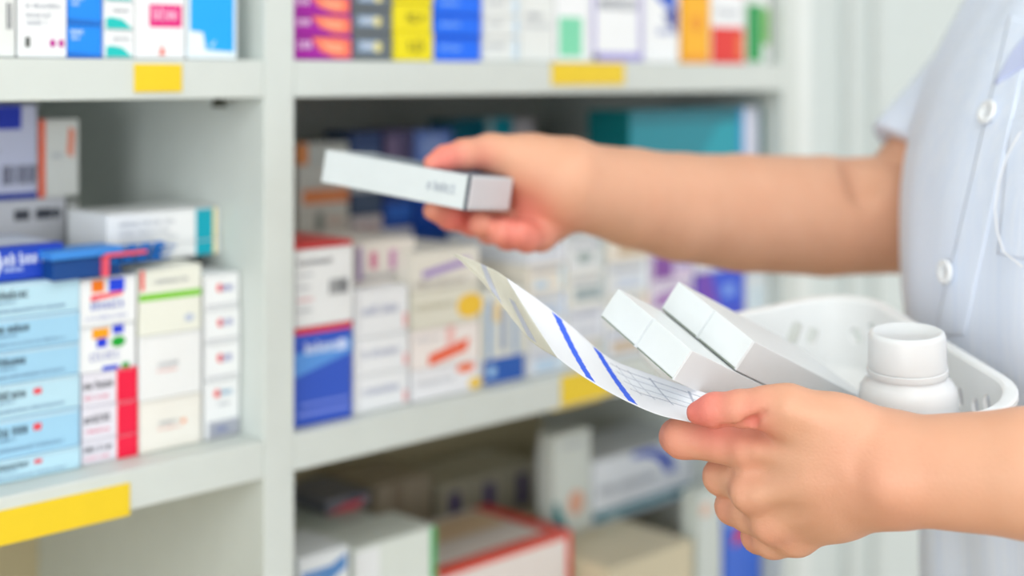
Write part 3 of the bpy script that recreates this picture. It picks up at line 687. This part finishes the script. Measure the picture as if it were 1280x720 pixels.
# ---- shirt
fab = bpy.data.materials.new('white_shirt_cotton'); fab.use_nodes = True
nt = fab.node_tree; bs = nt.nodes['Principled BSDF']; bs.inputs['Roughness'].default_value = .85; bs.inputs['Specular IOR Level'].default_value = .15
bs.inputs['Sheen Weight'].default_value = .2
tc = nt.nodes.new('ShaderNodeTexCoord'); mp = nt.nodes.new('ShaderNodeMapping'); mp.inputs['Scale'].default_value = (1, 1, .02)
wv = nt.nodes.new('ShaderNodeTexNoise'); wv.inputs['Scale'].default_value = 260; wv.inputs['Detail'].default_value = 2
nt.links.new(tc.outputs['Object'], mp.inputs['Vector']); nt.links.new(mp.outputs['Vector'], wv.inputs['Vector'])
mx = nt.nodes.new('ShaderNodeMix'); mx.data_type = 'RGBA'; mx.inputs['A'].default_value = (*lin((214, 228, 252)), 1); mx.inputs['B'].default_value = (*lin((238, 244, 255)), 1)
nt.links.new(wv.outputs['Fac'], mx.inputs['Factor']); nt.links.new(mx.outputs['Result'], bs.inputs['Base Color'])
bp = nt.nodes.new('ShaderNodeBump'); bp.inputs['Strength'].default_value = .25; bp.inputs['Distance'].default_value = .001
nt.links.new(wv.outputs['Fac'], bp.inputs['Height']); nt.links.new(bp.outputs['Normal'], bs.inputs['Normal'])
def sleeve(sh, hem, r0, r1): return Cone(sh, hem, r0, r1, .03)
R_HEM = P(1160, 203, .990); L_HEM = Vector(LSH).lerp(Vector(LEL), .5)
sl = [sleeve(RSH, R_HEM, .047, .0445), sleeve(LSH, L_HEM, .066, .058)]
cut = [(npv(R_HEM), npv(Vector(REL)-Vector(RSH)), Cone(RSH, REL, .0410, .0400)), (npv(L_HEM), npv(Vector(LEL)-Vector(LSH)), Cone(LSH, LEL, .056, .052))]
def shirt_ev(X, c, R):
    d = trunk(X, 0., .0035)
    for s, (hp, hd, inner) in zip(sl, cut):
        hd = hd/np.linalg.norm(hd)
        q = s(X)
        d = smin(d, q, .022)
    for s, (hp, hd, inner) in zip(sl, cut):
        hd = hd/np.linalg.norm(hd)
        t = (X-hp)@hd
        near = s(X) < .035
        tr = trunk(X, .002)
        # trim past the hem and hollow the sleeve
        d = np.where(near, np.maximum(d, np.minimum(t-.004, 9)*1.0) if False else d, d)
        capd = np.maximum(t-.004, -.2)
        d = np.where(tr > .0, np.maximum(d, np.where(np.linalg.norm(X-hp, axis=1) < .11, capd, d)), d)
        hol = np.maximum(inner(X), -(t+.05))
        d = np.where(tr > -.004, np.maximum(d, -hol), d)
    # neck opening
    nk = Cone(V3(.40, .83, .12), V3(.38, .82, .30), .058, .075)
    d = np.maximum(d, -nk(X))
    return d
V, Q = mesh_sdf(shirt_ev, V3(.18, .50, -.86), V3(.66, 1.16, .22), .0026)
shirt = np_mesh('shirt', V, Q, [fab], person, relax=6, label='white short sleeved shirt with a faint blue cast')
# patches laid on the shirt
bpy.context.view_layer.update()
me = shirt.data
off = person.location
bvh = BVHTree.FromPolygons([v.co+off for v in me.vertices], [tuple(p.vertices) for p in me.polygons])
def ray_px(px, py):
    d = Vector(((px-CX)/F, 1, -(py-CY)/F)).normalized()
    h = bvh.ray_cast(Vector((0, 0, EYE)), d)
    return h
def cloth_patch(name, poly_px, lift, thick, m, parent, nu=24, nv=24, label=None):
    """a four-cornered piece of cloth laid on the shirt front; corners given as seen in the photo (tl, tr, br, bl)"""
    tl, tr, br, bl_ = [Vector((*p, 0)) for p in poly_px]
    bm = bmesh.new(); grid = {}
    for i in range(nu+1):
        for j in range(nv+1):
            u, v = i/nu, j/nv
            p = tl.lerp(tr, u).lerp(bl_.lerp(br, u), v)
            h = ray_px(p.x, p.y)
            if h[0] is None: continue
            grid[i, j] = bm.verts.new(h[0]+h[1]*lift)
    for i in range(nu):
        for j in range(nv):
            q = [(i, j), (i, j+1), (i+1, j+1), (i+1, j)]
            if all(x in grid for x in q): bm.faces.new([grid[x] for x in q])
    me = bpy.data.meshes.new(name)
    bm.normal_update(); r = bmesh.ops.solidify(bm, geom=bm.faces[:], thickness=thick)
    bmesh.ops.recalc_face_normals(bm, faces=bm.faces)
    bm.to_mesh(me); bm.free(); me.materials.append(m)
    for p in me.polygons: p.use_smooth = True
    o = bpy.data.objects.new(name, me); COL.objects.link(o)
    bpy.context.view_layer.update()
    o.parent = parent
    me.transform(Matrix.Translation(-person.location))
    return setp(o, label=label)
def lift_z(o): return o
plk = cloth_patch('placket', [(1262, 20), (1292, 30), (1206, 420), (1168, 420)], .0006, .0012, fab, shirt, 10, 60)
pkt = cloth_patch('pocket', [(1262, 150), (1345, 120), (1345, 340), (1247, 318)], .0004, .0012, fab, shirt, 24, 30, label='breast pocket with a stitched edge')
thread = mat((250, 251, 255), .7)
def seam(pts, parent, name='pocket_seam', r=.00045, m=thread):
    bm = bmesh.new(); prev = None
    P3 = []
    for (a, b) in zip(pts[:-1], pts[1:]):
        for t in range(12):
            h = ray_px(a[0]+(b[0]-a[0])*t/12, a[1]+(b[1]-a[1])*t/12)
            if h[0] is not None: P3.append(h[0]+h[1]*.0016)
    rings = []
    for i, p in enumerate(P3):
        d = (P3[min(i+1, len(P3)-1)]-P3[max(i-1, 0)]).normalized(); u = d.orthogonal().normalized(); v = d.cross(u)
        rings.append([bm.verts.new(p+u*r*math.cos(a*PI/3)+v*r*math.sin(a*PI/3)) for a in range(6)])
    for A, Bq in zip(rings[:-1], rings[1:]):
        for k in range(6): bm.faces.new([A[k], A[(k+1) % 6], Bq[(k+1) % 6], Bq[k]])
    me = bpy.data.meshes.new(name); bm.to_mesh(me); bm.free(); me.materials.append(m); me.transform(Matrix.Translation(-person.location))
    o = bpy.data.objects.new(name, me); COL.objects.link(o); o.parent = parent
    return o
seam([(1279, 166), (1262, 196), (1252, 228), (1247, 262), (1250, 290), (1258, 315), (1283, 335)], shirt)
btm = mat((240, 243, 246), .3)
dk = mat((196, 202, 214), .5)
def button(px, py):
    h = ray_px(px, py)
    p, nrm = h[0], h[1]
    q = nrm.to_track_quat('Z', 'Y').to_matrix()
    prof = [(0, .0022), (.0036, .0022), (.0040, .0030), (.0062, .0032), (.0069, .0024), (.0069, .0008), (.0060, 0), (0, 0)]
    bm = bmesh.new(); rings = []
    for r, z in prof:
        rings.append([bm.verts.new(p+nrm*.0012+q@Vector((r*math.cos(a*PI/16), r*math.sin(a*PI/16), z))) for a in range(32)] if r > 0 else [bm.verts.new(p+nrm*.0012+q@Vector((0, 0, z)))])
    for A, Bq in zip(rings[:-1], rings[1:]):
        if len(A) == 1:
            for k in range(32): bm.faces.new([A[0], Bq[k], Bq[(k+1) % 32]])
        elif len(Bq) == 1:
            for k in range(32): bm.faces.new([A[k], Bq[0], A[(k+1) % 32]])
        else:
            for k in range(32): bm.faces.new([A[k], Bq[k], Bq[(k+1) % 32], A[(k+1) % 32]])
    for f in bm.faces: f.material_index = 0
    for (ux, uy) in ((1, 1), (-1, 1), (-1, -1), (1, -1)):
        vs = [bm.verts.new(p+nrm*.0012+q@Vector((ux*.0013+.0006*math.cos(a*PI/5), uy*.0013+.0006*math.sin(a*PI/5), .00235))) for a in range(10)]
        bm.faces.new(vs).material_index = 1
    me = bpy.data.meshes.new('button'); bm.to_mesh(me); bm.free(); me.materials.append(btm); me.materials.append(dk); me.transform(Matrix.Translation(-person.location))
    for f in me.polygons: f.use_smooth = f.material_index == 0
    o = bpy.data.objects.new('button', me); COL.objects.link(o); o.parent = shirt
button(1239, 142); button(1187, 340)
# collar flap edge in the upper right corner
cloth_patch('collar', [(1270, 64), (1310, 20), (1310, 66), (1246, 106)], .0022, .0022, mat((205, 214, 248), .8), shirt, 16, 16)
# trousers and shoes below the frame, so that the person stands on the floor
def legs_ev(X, c, R):
    d = np.full(len(X), .3)
    for s in (-1, 1):
        hip = npv(V3(.41, .835, -.80))+Tr*.085*s; kn = npv((.40, .835, .46))+Tr*.09*s; an = npv((.43, .84, .07))+Tr*.09*s
        d = smin(d, Cone(hip, kn, .095, .068)(X), .03); d = smin(d, Cone(kn, an, .068, .055)(X), .02)
    return d
V, Q = mesh_sdf(legs_ev, (.2, .55, 0.0), (.66, 1.12, .66), .009)
np_mesh('trousers', V, Q, [mat((50, 55, 70), .8)], person, relax=2)
def shoes_ev(X, c, R):
    d = np.full(len(X), .3)
    for s in (-1, 1):
        an = npv((.43, .84, .045))+Tr*.09*s; toe = an+Tf*.16; toe[2] = .035; heel = an-Tf*.035
        d = smin(d, Cone(heel, toe, .042, .034)(X), .02)
    return np.maximum(d, .002-X[:, 2])
V, Q = mesh_sdf(shoes_ev, (.1, .55, -.01), (.66, 1.12, .12), .006)
np_mesh('shoes', V, Q, [mat((235, 235, 238), .5)], person, relax=2)

# ------------------------------------------------------------------ basket
BM = Matrix(((-.985, -.072, 0), (0, 0, 0), (0, 0, 0)))
bA = Vector((-.235, .960, .139)).normalized()              # front -> back
bB = Vector((-.985, -.045, -.125)); bB = (bB-bA*bB.dot(bA)).normalized()   # right -> left
bN = bA.cross(bB).normalized(); bN = bN if bN.z > 0 else -bN
bR = Vector((.2545, .684, -.1555+EYE))                        # front right corner of the rim
BL, BW, BH = .192, .150, .042
basket = empty('plastic_basket', bR+bA*BL/2+bB*BW/2-bN*BH, 0, label='white plastic basket with slotted walls held by the left hand', cat='basket')
def bpt(a, b, n): return bR+bA*a+bB*b+bN*n                  # n = 0 at the rim
def rrect(inset, n, rad, seg=10):
    out = []
    x0, x1, y0, y1 = inset, BL-inset, inset, BW-inset
    for cx, cy, a0 in ((x1-rad, y1-rad, 0), (x0+rad, y1-rad, 90), (x0+rad, y0+rad, 180), (x1-rad, y0+rad, 270)):
        for k in range(seg+1):
            a = math.radians(a0+90*k/seg); out.append(bpt(cx+rad*math.cos(a), cy+rad*math.sin(a), n))
    return out
prof = [(-.0005, -.0035, .036), (-.0005, -.001, .036), (.0005, .0, .035), (.0045, .0002, .033), (.006, -.001, .032), (.009, -.015, .031), (.0135, -BH+.009, .029), (.0155, -BH+.004, .027), (.020, -BH+.002, .024),
        (.021, -BH, .024), (.0140, -BH+.002, .028), (.0118, -BH+.008, .030), (.0070, -.015, .032), (.0045, -.0035, .033)]
bm = bmesh.new()
rings = [[bm.verts.new(p) for p in rrect(i, n, r)] for i, n, r in prof]
nn = len(rings[0])
for q in range(len(rings)):
    if q == 8: continue
    A = rings[q]; Bq = rings[(q+1) % len(rings)]
    for k in range(nn): bm.faces.new([A[k], A[(k+1) % nn], Bq[(k+1) % nn], Bq[k]])
bm.faces.new(rings[8]); bm.faces.new(rings[9])
bmesh.ops.recalc_face_normals(bm, faces=bm.faces)
plastic = mat((240, 243, 244), .28, sss=0, key='white_plastic')
me = bpy.data.meshes.new('plastic_basket'); bm.to_mesh(me); bm.free()
tmp = bpy.data.objects.new('tmp', me); COL.objects.link(tmp)
# slot cutters
bm = bmesh.new()
def slot(c, u, v, nrm, L, wd, ang):
    d = u*math.cos(ang)+v*math.sin(ang); e = nrm.cross(d)
    ring = []
    for k in range(20):
        a = 2*PI*k/20
        ring.append(d*((L-wd)/2*(1 if math.cos(a) > 0 else -1)+wd/2*math.cos(a))+e*(wd/2*math.sin(a)))
    A = [bm.verts.new(c+p-nrm*.012) for p in ring]; Bq = [bm.verts.new(c+p+nrm*.012) for p in ring]
    bm.faces.new(A); bm.faces.new(Bq[::-1])
    for k in range(20): bm.faces.new([A[k], Bq[k], Bq[(k+1) % 20], A[(k+1) % 20]])
def slot_group(c, u, nrm, rev=1):
    slot(c, u, bN, nrm, .022, .0066, math.radians(90-32*rev))
    slot(c-u*.0125, u, bN, nrm, .0100, .0062, math.radians(90-32*rev))
    slot(c+u*.0125, u, bN, nrm, .0100, .0062, math.radians(90-32*rev))
for t in (.050, .102): slot_group(bpt(BL-.008, t, -.020), -bB, bA)
for t in (.048, .098): slot_group(bpt(.008, t, -.020), -bB, bA)
for t in (.036, .076, .116, .156): 
    slot_group(bpt(t, .008, -.020), bA, bB); slot_group(bpt(t, BW-.008, -.020), bA, bB)
bmesh.ops.recalc_face_normals(bm, faces=bm.faces)
mc = bpy.data.meshes.new('cut'); bm.to_mesh(mc); bm.free(); oc = bpy.data.objects.new('cut', mc); COL.objects.link(oc)
md = tmp.modifiers.new('b', 'BOOLEAN'); md.operation = 'DIFFERENCE'; md.object = oc; md.solver = 'EXACT'
dg = bpy.context.evaluated_depsgraph_get(); dg.update()
m2_ = bpy.data.meshes.new_from_object(tmp.evaluated_get(dg)); m2_.name = 'basket_shell'
bpy.data.objects.remove(tmp); bpy.data.objects.remove(oc)
m2_.materials.clear(); m2_.materials.append(plastic)
bo2 = bpy.data.objects.new('basket_shell', m2_); COL.objects.link(bo2); to_parent_space(bo2, basket)
for p in m2_.polygons: p.use_smooth = True
try: m2_.set_sharp_from_angle(angle=math.radians(38))
except Exception: pass

# ------------------------------------------------------------------ bottle
bx_ = P(1134, 440, .705)
bup = (bN*.35+Vector((0, -.05, 1))*.65).normalized()
capz = bx_+bup*.0105
def lathe(name, prof, origin, up, m, parent, seg=64):
    q = up.to_track_quat('Z', 'Y').to_matrix(); bm = bmesh.new(); rings = []
    for r, z in prof:
        rings.append([bm.verts.new(origin+q@Vector((r*math.cos(2*PI*k/seg), r*math.sin(2*PI*k/seg), z))) for k in range(seg)] if r > 1e-6 else [bm.verts.new(origin+q@Vector((0, 0, z)))])
    for A, Bq in zip(rings[:-1], rings[1:]):
        for k in range(seg):
            a = [A[k], A[(k+1) % seg]] if len(A) > 1 else [A[0]]
            b = [Bq[(k+1) % seg], Bq[k]] if len(Bq) > 1 else [Bq[0]]
            bm.faces.new(a+b)
    bmesh.ops.recalc_face_normals(bm, faces=bm.faces)
    me = bpy.data.meshes.new(name); bm.to_mesh(me); bm.free(); me.materials.append(m)
    for p in me.polygons: p.use_smooth = True
    try: me.set_sharp_from_angle(angle=math.radians(50))
    except Exception: pass
    o = bpy.data.objects.new(name, me); COL.objects.link(o); to_parent_space(o, parent); return o
HB = .0585                                            # from cap top down to the foot
base = capz-bup*(HB+.0)
bottle = empty('pill_bottle', base, 0, label='round white plastic pill bottle with screw cap standing in the basket', cat='bottle')
bpl = mat((230, 233, 235), .25, sss=.15, key='bottle_plastic')
lathe('bottle_body', [(0, 0), (.0205, 0), (.0228, .0015), (.0236, .004), (.0238, .026), (.0232, .0305), (.0212, .0335), (.0192, .0352), (.0185, .0365), (.0185, .043), (0, .043)], base, bup, bpl, bottle)
lathe('tamper_ring', [(.0183, .0372), (.0192, .0372), (.0195, .0382), (.0194, .0402), (.0188, .0406), (.0183, .0404)], base, bup, bpl, bottle)
lathe('screw_cap', [(0, .0405), (.0189, .0408), (.0190, .0418), (.0187, .0430), (.0185, .0560), (.0178, .0578), (.0165, .0585), (.0155, .0583), (.0150, .0579), (0, .0579)], base, bup, mat((224, 227, 229), .35, sss=.1), bottle)

# ------------------------------------------------------------------ boxes in the basket
uu = Vector((.515, -.775, -.365)).normalized(); ww = Vector((.665, .625, -.41)); ww = (ww-uu*ww.dot(uu)).normalized(); vv = ww.cross(uu).normalized()
vv = vv if vv.z < 0 else -vv
cardm = mat((228, 233, 235), .42, key='white_card'); slit = mat((140, 150, 136), .8)
def white_box(o, lab, L=.118, wd=.0298, th=.0166):
    """o: upper far corner of the near end; u across, v down, w along"""
    t = empty('medicine_box', o+uu*wd/2+vv*th+ww*L/2, 0, label=lab, cat='medicine box', group='white boxes in the basket')
    fr = Matrix((uu, vv, ww)).transposed().to_4x4(); fr.translation = o
    bm = bmesh.new(); box_bm(bm, .0001, wd-.0001, 0, th-.0001, .0006, L, .0005)
    bmesh.ops.transform(bm, matrix=fr, verts=bm.verts); bmesh.ops.recalc_face_normals(bm, faces=bm.faces)
    me = bpy.data.meshes.new('carton'); bm.to_mesh(me); bm.free(); me.materials.append(cardm)
    c = bpy.data.objects.new('carton', me); COL.objects.link(c); to_parent_space(c, t)
    bm = bmesh.new(); box_bm(bm, .0005, wd-.0005, .0001, th-.0011, 0, .0009, .0003)
    bmesh.ops.transform(bm, matrix=fr, verts=bm.verts); bmesh.ops.recalc_face_normals(bm, faces=bm.faces)
    me = bpy.data.meshes.new('end_flap'); bm.to_mesh(me); bm.free(); me.materials.append(cardm)
    c = bpy.data.objects.new('end_flap', me); COL.objects.link(c); to_parent_space(c, t)
    bm = bmesh.new(); box_bm(bm, .0012, wd-.0012, th-.00095, th-.00035, .0003, .0008)
    bmesh.ops.transform(bm, matrix=fr, verts=bm.verts); bmesh.ops.recalc_face_normals(bm, faces=bm.faces)
    me = bpy.data.meshes.new('flap_slit'); bm.to_mesh(me); bm.free(); me.materials.append(slit)
    c = bpy.data.objects.new('flap_slit', me); COL.objects.link(c); to_parent_space(c, t)
    return t
oL = P(772, 360, .708)
white_box(oL, 'lower left white carton of the four in the basket, nearest the shelf')
white_box(oL+uu*.0299, 'lower right white carton of the four, right above the thumb')
oU = oL-vv*.0171+ww*.0345
white_box(oU, 'upper left white carton of the four in the basket, highest corner')
white_box(oU+uu*.0299, 'upper right white carton of the four, side facing the pill bottle')

# ------------------------------------------------------------------ the box held over the shelf
hL = Vector((.87, -.485, -.122)).normalized(); hH = Vector((-.125, -.03, -.985)); hH = (hH-hL*hH.dot(hL)).normalized(); hW = hL.cross(hH); hW = hW if hW.y > 0 else -hW
ho = P(407, 187, .836)
HLn, HHt, HWd = .0985, .0190, .0500
held = empty('medicine_box', ho+hL*HLn/2+hH*HHt+hW*HWd/2, 0, label='flat white carton with dark edges held out by the right hand', cat='medicine box')
def held_part(name, bx, m, bev=.0006):
    bm = bmesh.new(); box_bm(bm, *bx, bev)
    fr = Matrix((hL, hW, hH)).transposed().to_4x4(); fr.translation = ho
    bmesh.ops.transform(bm, matrix=fr, verts=bm.verts); bmesh.ops.recalc_face_normals(bm, faces=bm.faces)
    me = bpy.data.meshes.new(name); bm.to_mesh(me); bm.free(); me.materials.append(m)
    o = bpy.data.objects.new(name, me); COL.objects.link(o); return to_parent_space(o, held)
hc = held_part('carton', (0, HLn, .0002, HWd, 0, HHt), mat((220, 227, 230), .35))
held_part('end_flap', (HLn-.0002, HLn+.0006, .002, HWd-.001, .001, HHt-.001), mat((214, 212, 216), .4))
held_part('printed_edge', (HLn-.0012, HLn+.0002, -.0003, .0014, -.0002, HHt+.0002), mat((62, 70, 84), .5), .0002)
held_part('printed_top', (.012, HLn-.002, .004, HWd-.002, -.0003, .0003), mat((120, 134, 150), .4), .0001)
rn = random.Random(3)
bm = bmesh.new()
for q in glyph_word(.072, .090, .0075, .0042, rn):
    box_bm(bm, q[0], q[2], -.00025, .0001, HHt-q[3], HHt-q[1])
fr = Matrix((hL, hW, hH)).transposed().to_4x4(); fr.translation = ho
bmesh.ops.transform(bm, matrix=fr, verts=bm.verts)
me = bpy.data.meshes.new('printed_word'); bm.to_mesh(me); bm.free(); me.materials.append(mat((188, 196, 206), .5))
o = bpy.data.objects.new('printed_word', me); COL.objects.link(o); to_parent_space(o, held)

# ------------------------------------------------------------------ leaflet
def sheet(name, bot, top, m, parent, nu=60, nv=24, bulge=.003, marks=None, thick=.00022):
    """ruled sheet between two edge curves given by points (px, py, depth)"""
    def samp(pts, t):
        n = len(pts)-1; x = t*n; i = min(int(x), n-1); f = x-i
        p0 = pts[max(i-1, 0)]; p1 = pts[i]; p2 = pts[i+1]; p3 = pts[min(i+2, n)]
        return .5*((2*p1)+(-p0+p2)*f+(2*p0-5*p1+4*p2-p3)*f*f+(-p0+3*p1-3*p2+p3)*f**3)
    Bq = [P(*p) for p in bot]; Tq = [P(*p) for p in top]
    bm = bmesh.new(); g = {}
    for i in range(nu+1):
        b = samp(Bq, i/nu); t = samp(Tq, i/nu)
        for j in range(nv+1):
            v = j/nv; p = b.lerp(t, v)+Vector((0, 1, -.6)).normalized()*bulge*math.sin(PI*v)
            g[i, j] = bm.verts.new(p)
    mats = [m]
    for i in range(nu):
        for j in range(nv):
            f = bm.faces.new([g[i, j], g[i+1, j], g[i+1, j+1], g[i, j+1]]); f.smooth = True
            if marks:
                c = marks((i+.5)/nu, (j+.5)/nv)
                if c:
                    mm = mat(c, .5)
                    if mm not in mats: mats.append(mm)
                    f.material_index = mats.index(mm)
    bm.normal_update(); bmesh.ops.solidify(bm, geom=bm.faces[:], thickness=thick)
    me = bpy.data.meshes.new(name); bm.to_mesh(me); bm.free()
    for x in mats: me.materials.append(x)
    for p in me.polygons: p.use_smooth = True
    o = bpy.data.objects.new(name, me); COL.objects.link(o); to_parent_space(o, parent); return o
leaf = empty('paper_leaflet', P(862, 527, .650), 0, label='curled white paper leaflet with two blue stripes pinched under the thumb', cat='leaflet')
paper = mat((240, 243, 250), .6, key='paper'); creamp = mat((236, 235, 222), .65, key='cream_paper')
bot = [(697, 447, .672), (730, 471, .667), (773, 496, .661), (820, 517, .655), (862, 527, .650), (900, 534, .650)]
top = [(633, 347, .700), (672, 374, .700), (715, 408, .698), (757, 444, .694), (797, 462, .690), (905, 499, .668)]
def fr_marks(u, v):
    # two blue stripes across, table lines near the thumb
    px = None
    a = u*5
    for c0, wd in ((1.25, .13), (2.42, .13)):
        c = c0+.28*v
        if abs(a-c) < wd and .03 < v < .97: return (52, 96, 225)
    if a > 2.95 and v > .38:
        if v > .9: return None
        if abs((a*2.2) % 1) < .07 or abs((v*7) % 1) < .12: return (166, 172, 185)
        if .5 < v < .78: return (224, 228, 234)
    return None
for pm, tf in ((paper, .25), (creamp, .62)):
    nt = pm.node_tree; bb = nt.nodes['Principled BSDF']; outn = nt.nodes['Material Output']
    tr = nt.nodes.new('ShaderNodeBsdfTranslucent'); tr.inputs['Color'].default_value = (.92, .92, .88, 1)
    ms = nt.nodes.new('ShaderNodeMixShader'); ms.inputs[0].default_value = tf
    nt.links.new(bb.outputs[0], ms.inputs[1]); nt.links.new(tr.outputs[0], ms.inputs[2]); nt.links.new(ms.outputs[0], outn.inputs['Surface'])
sheet('front_page', bot, top, paper, leaf, 160, 60, .004, fr_marks)
bot2 = [(567, 318, .715), (600, 349, .708), (637, 394, .698), (664, 427, .688), (697, 448, .6726)]
top2 = [(568, 317, .7155), (592, 326, .712), (610, 334, .708), (622, 340, .704), (633.5, 348, .7006)]
def bk_marks(u, v):
    if .36 < u < .46 and v > .12: return (178, 182, 194)
    if .74 < u < .83 and .05 < v < .62: return (178, 182, 194)
sheet('back_page', bot2, top2, creamp, leaf, 80, 30, .002, bk_marks)
#@@CAMERA@@
cam = bpy.data.cameras.new('camera'); co = bpy.data.objects.new('camera', cam); COL.objects.link(co)
co.location = (0, 0, EYE); co.rotation_euler = (PI/2, 0, 0)
cam.sensor_width = 36; cam.lens = 36*F/1280; cam.shift_y = -(360-CY)/1280; cam.clip_start = .02
cam.dof.use_dof = True; cam.dof.focus_distance = .652; cam.dof.aperture_fstop = 3.4
SC.camera = co
SC.view_settings.view_transform = 'Standard'; SC.view_settings.look = 'None'; SC.view_settings.gamma = 1
SC.view_settings.exposure = -1.15; SC.view_settings.use_curve_mapping = False
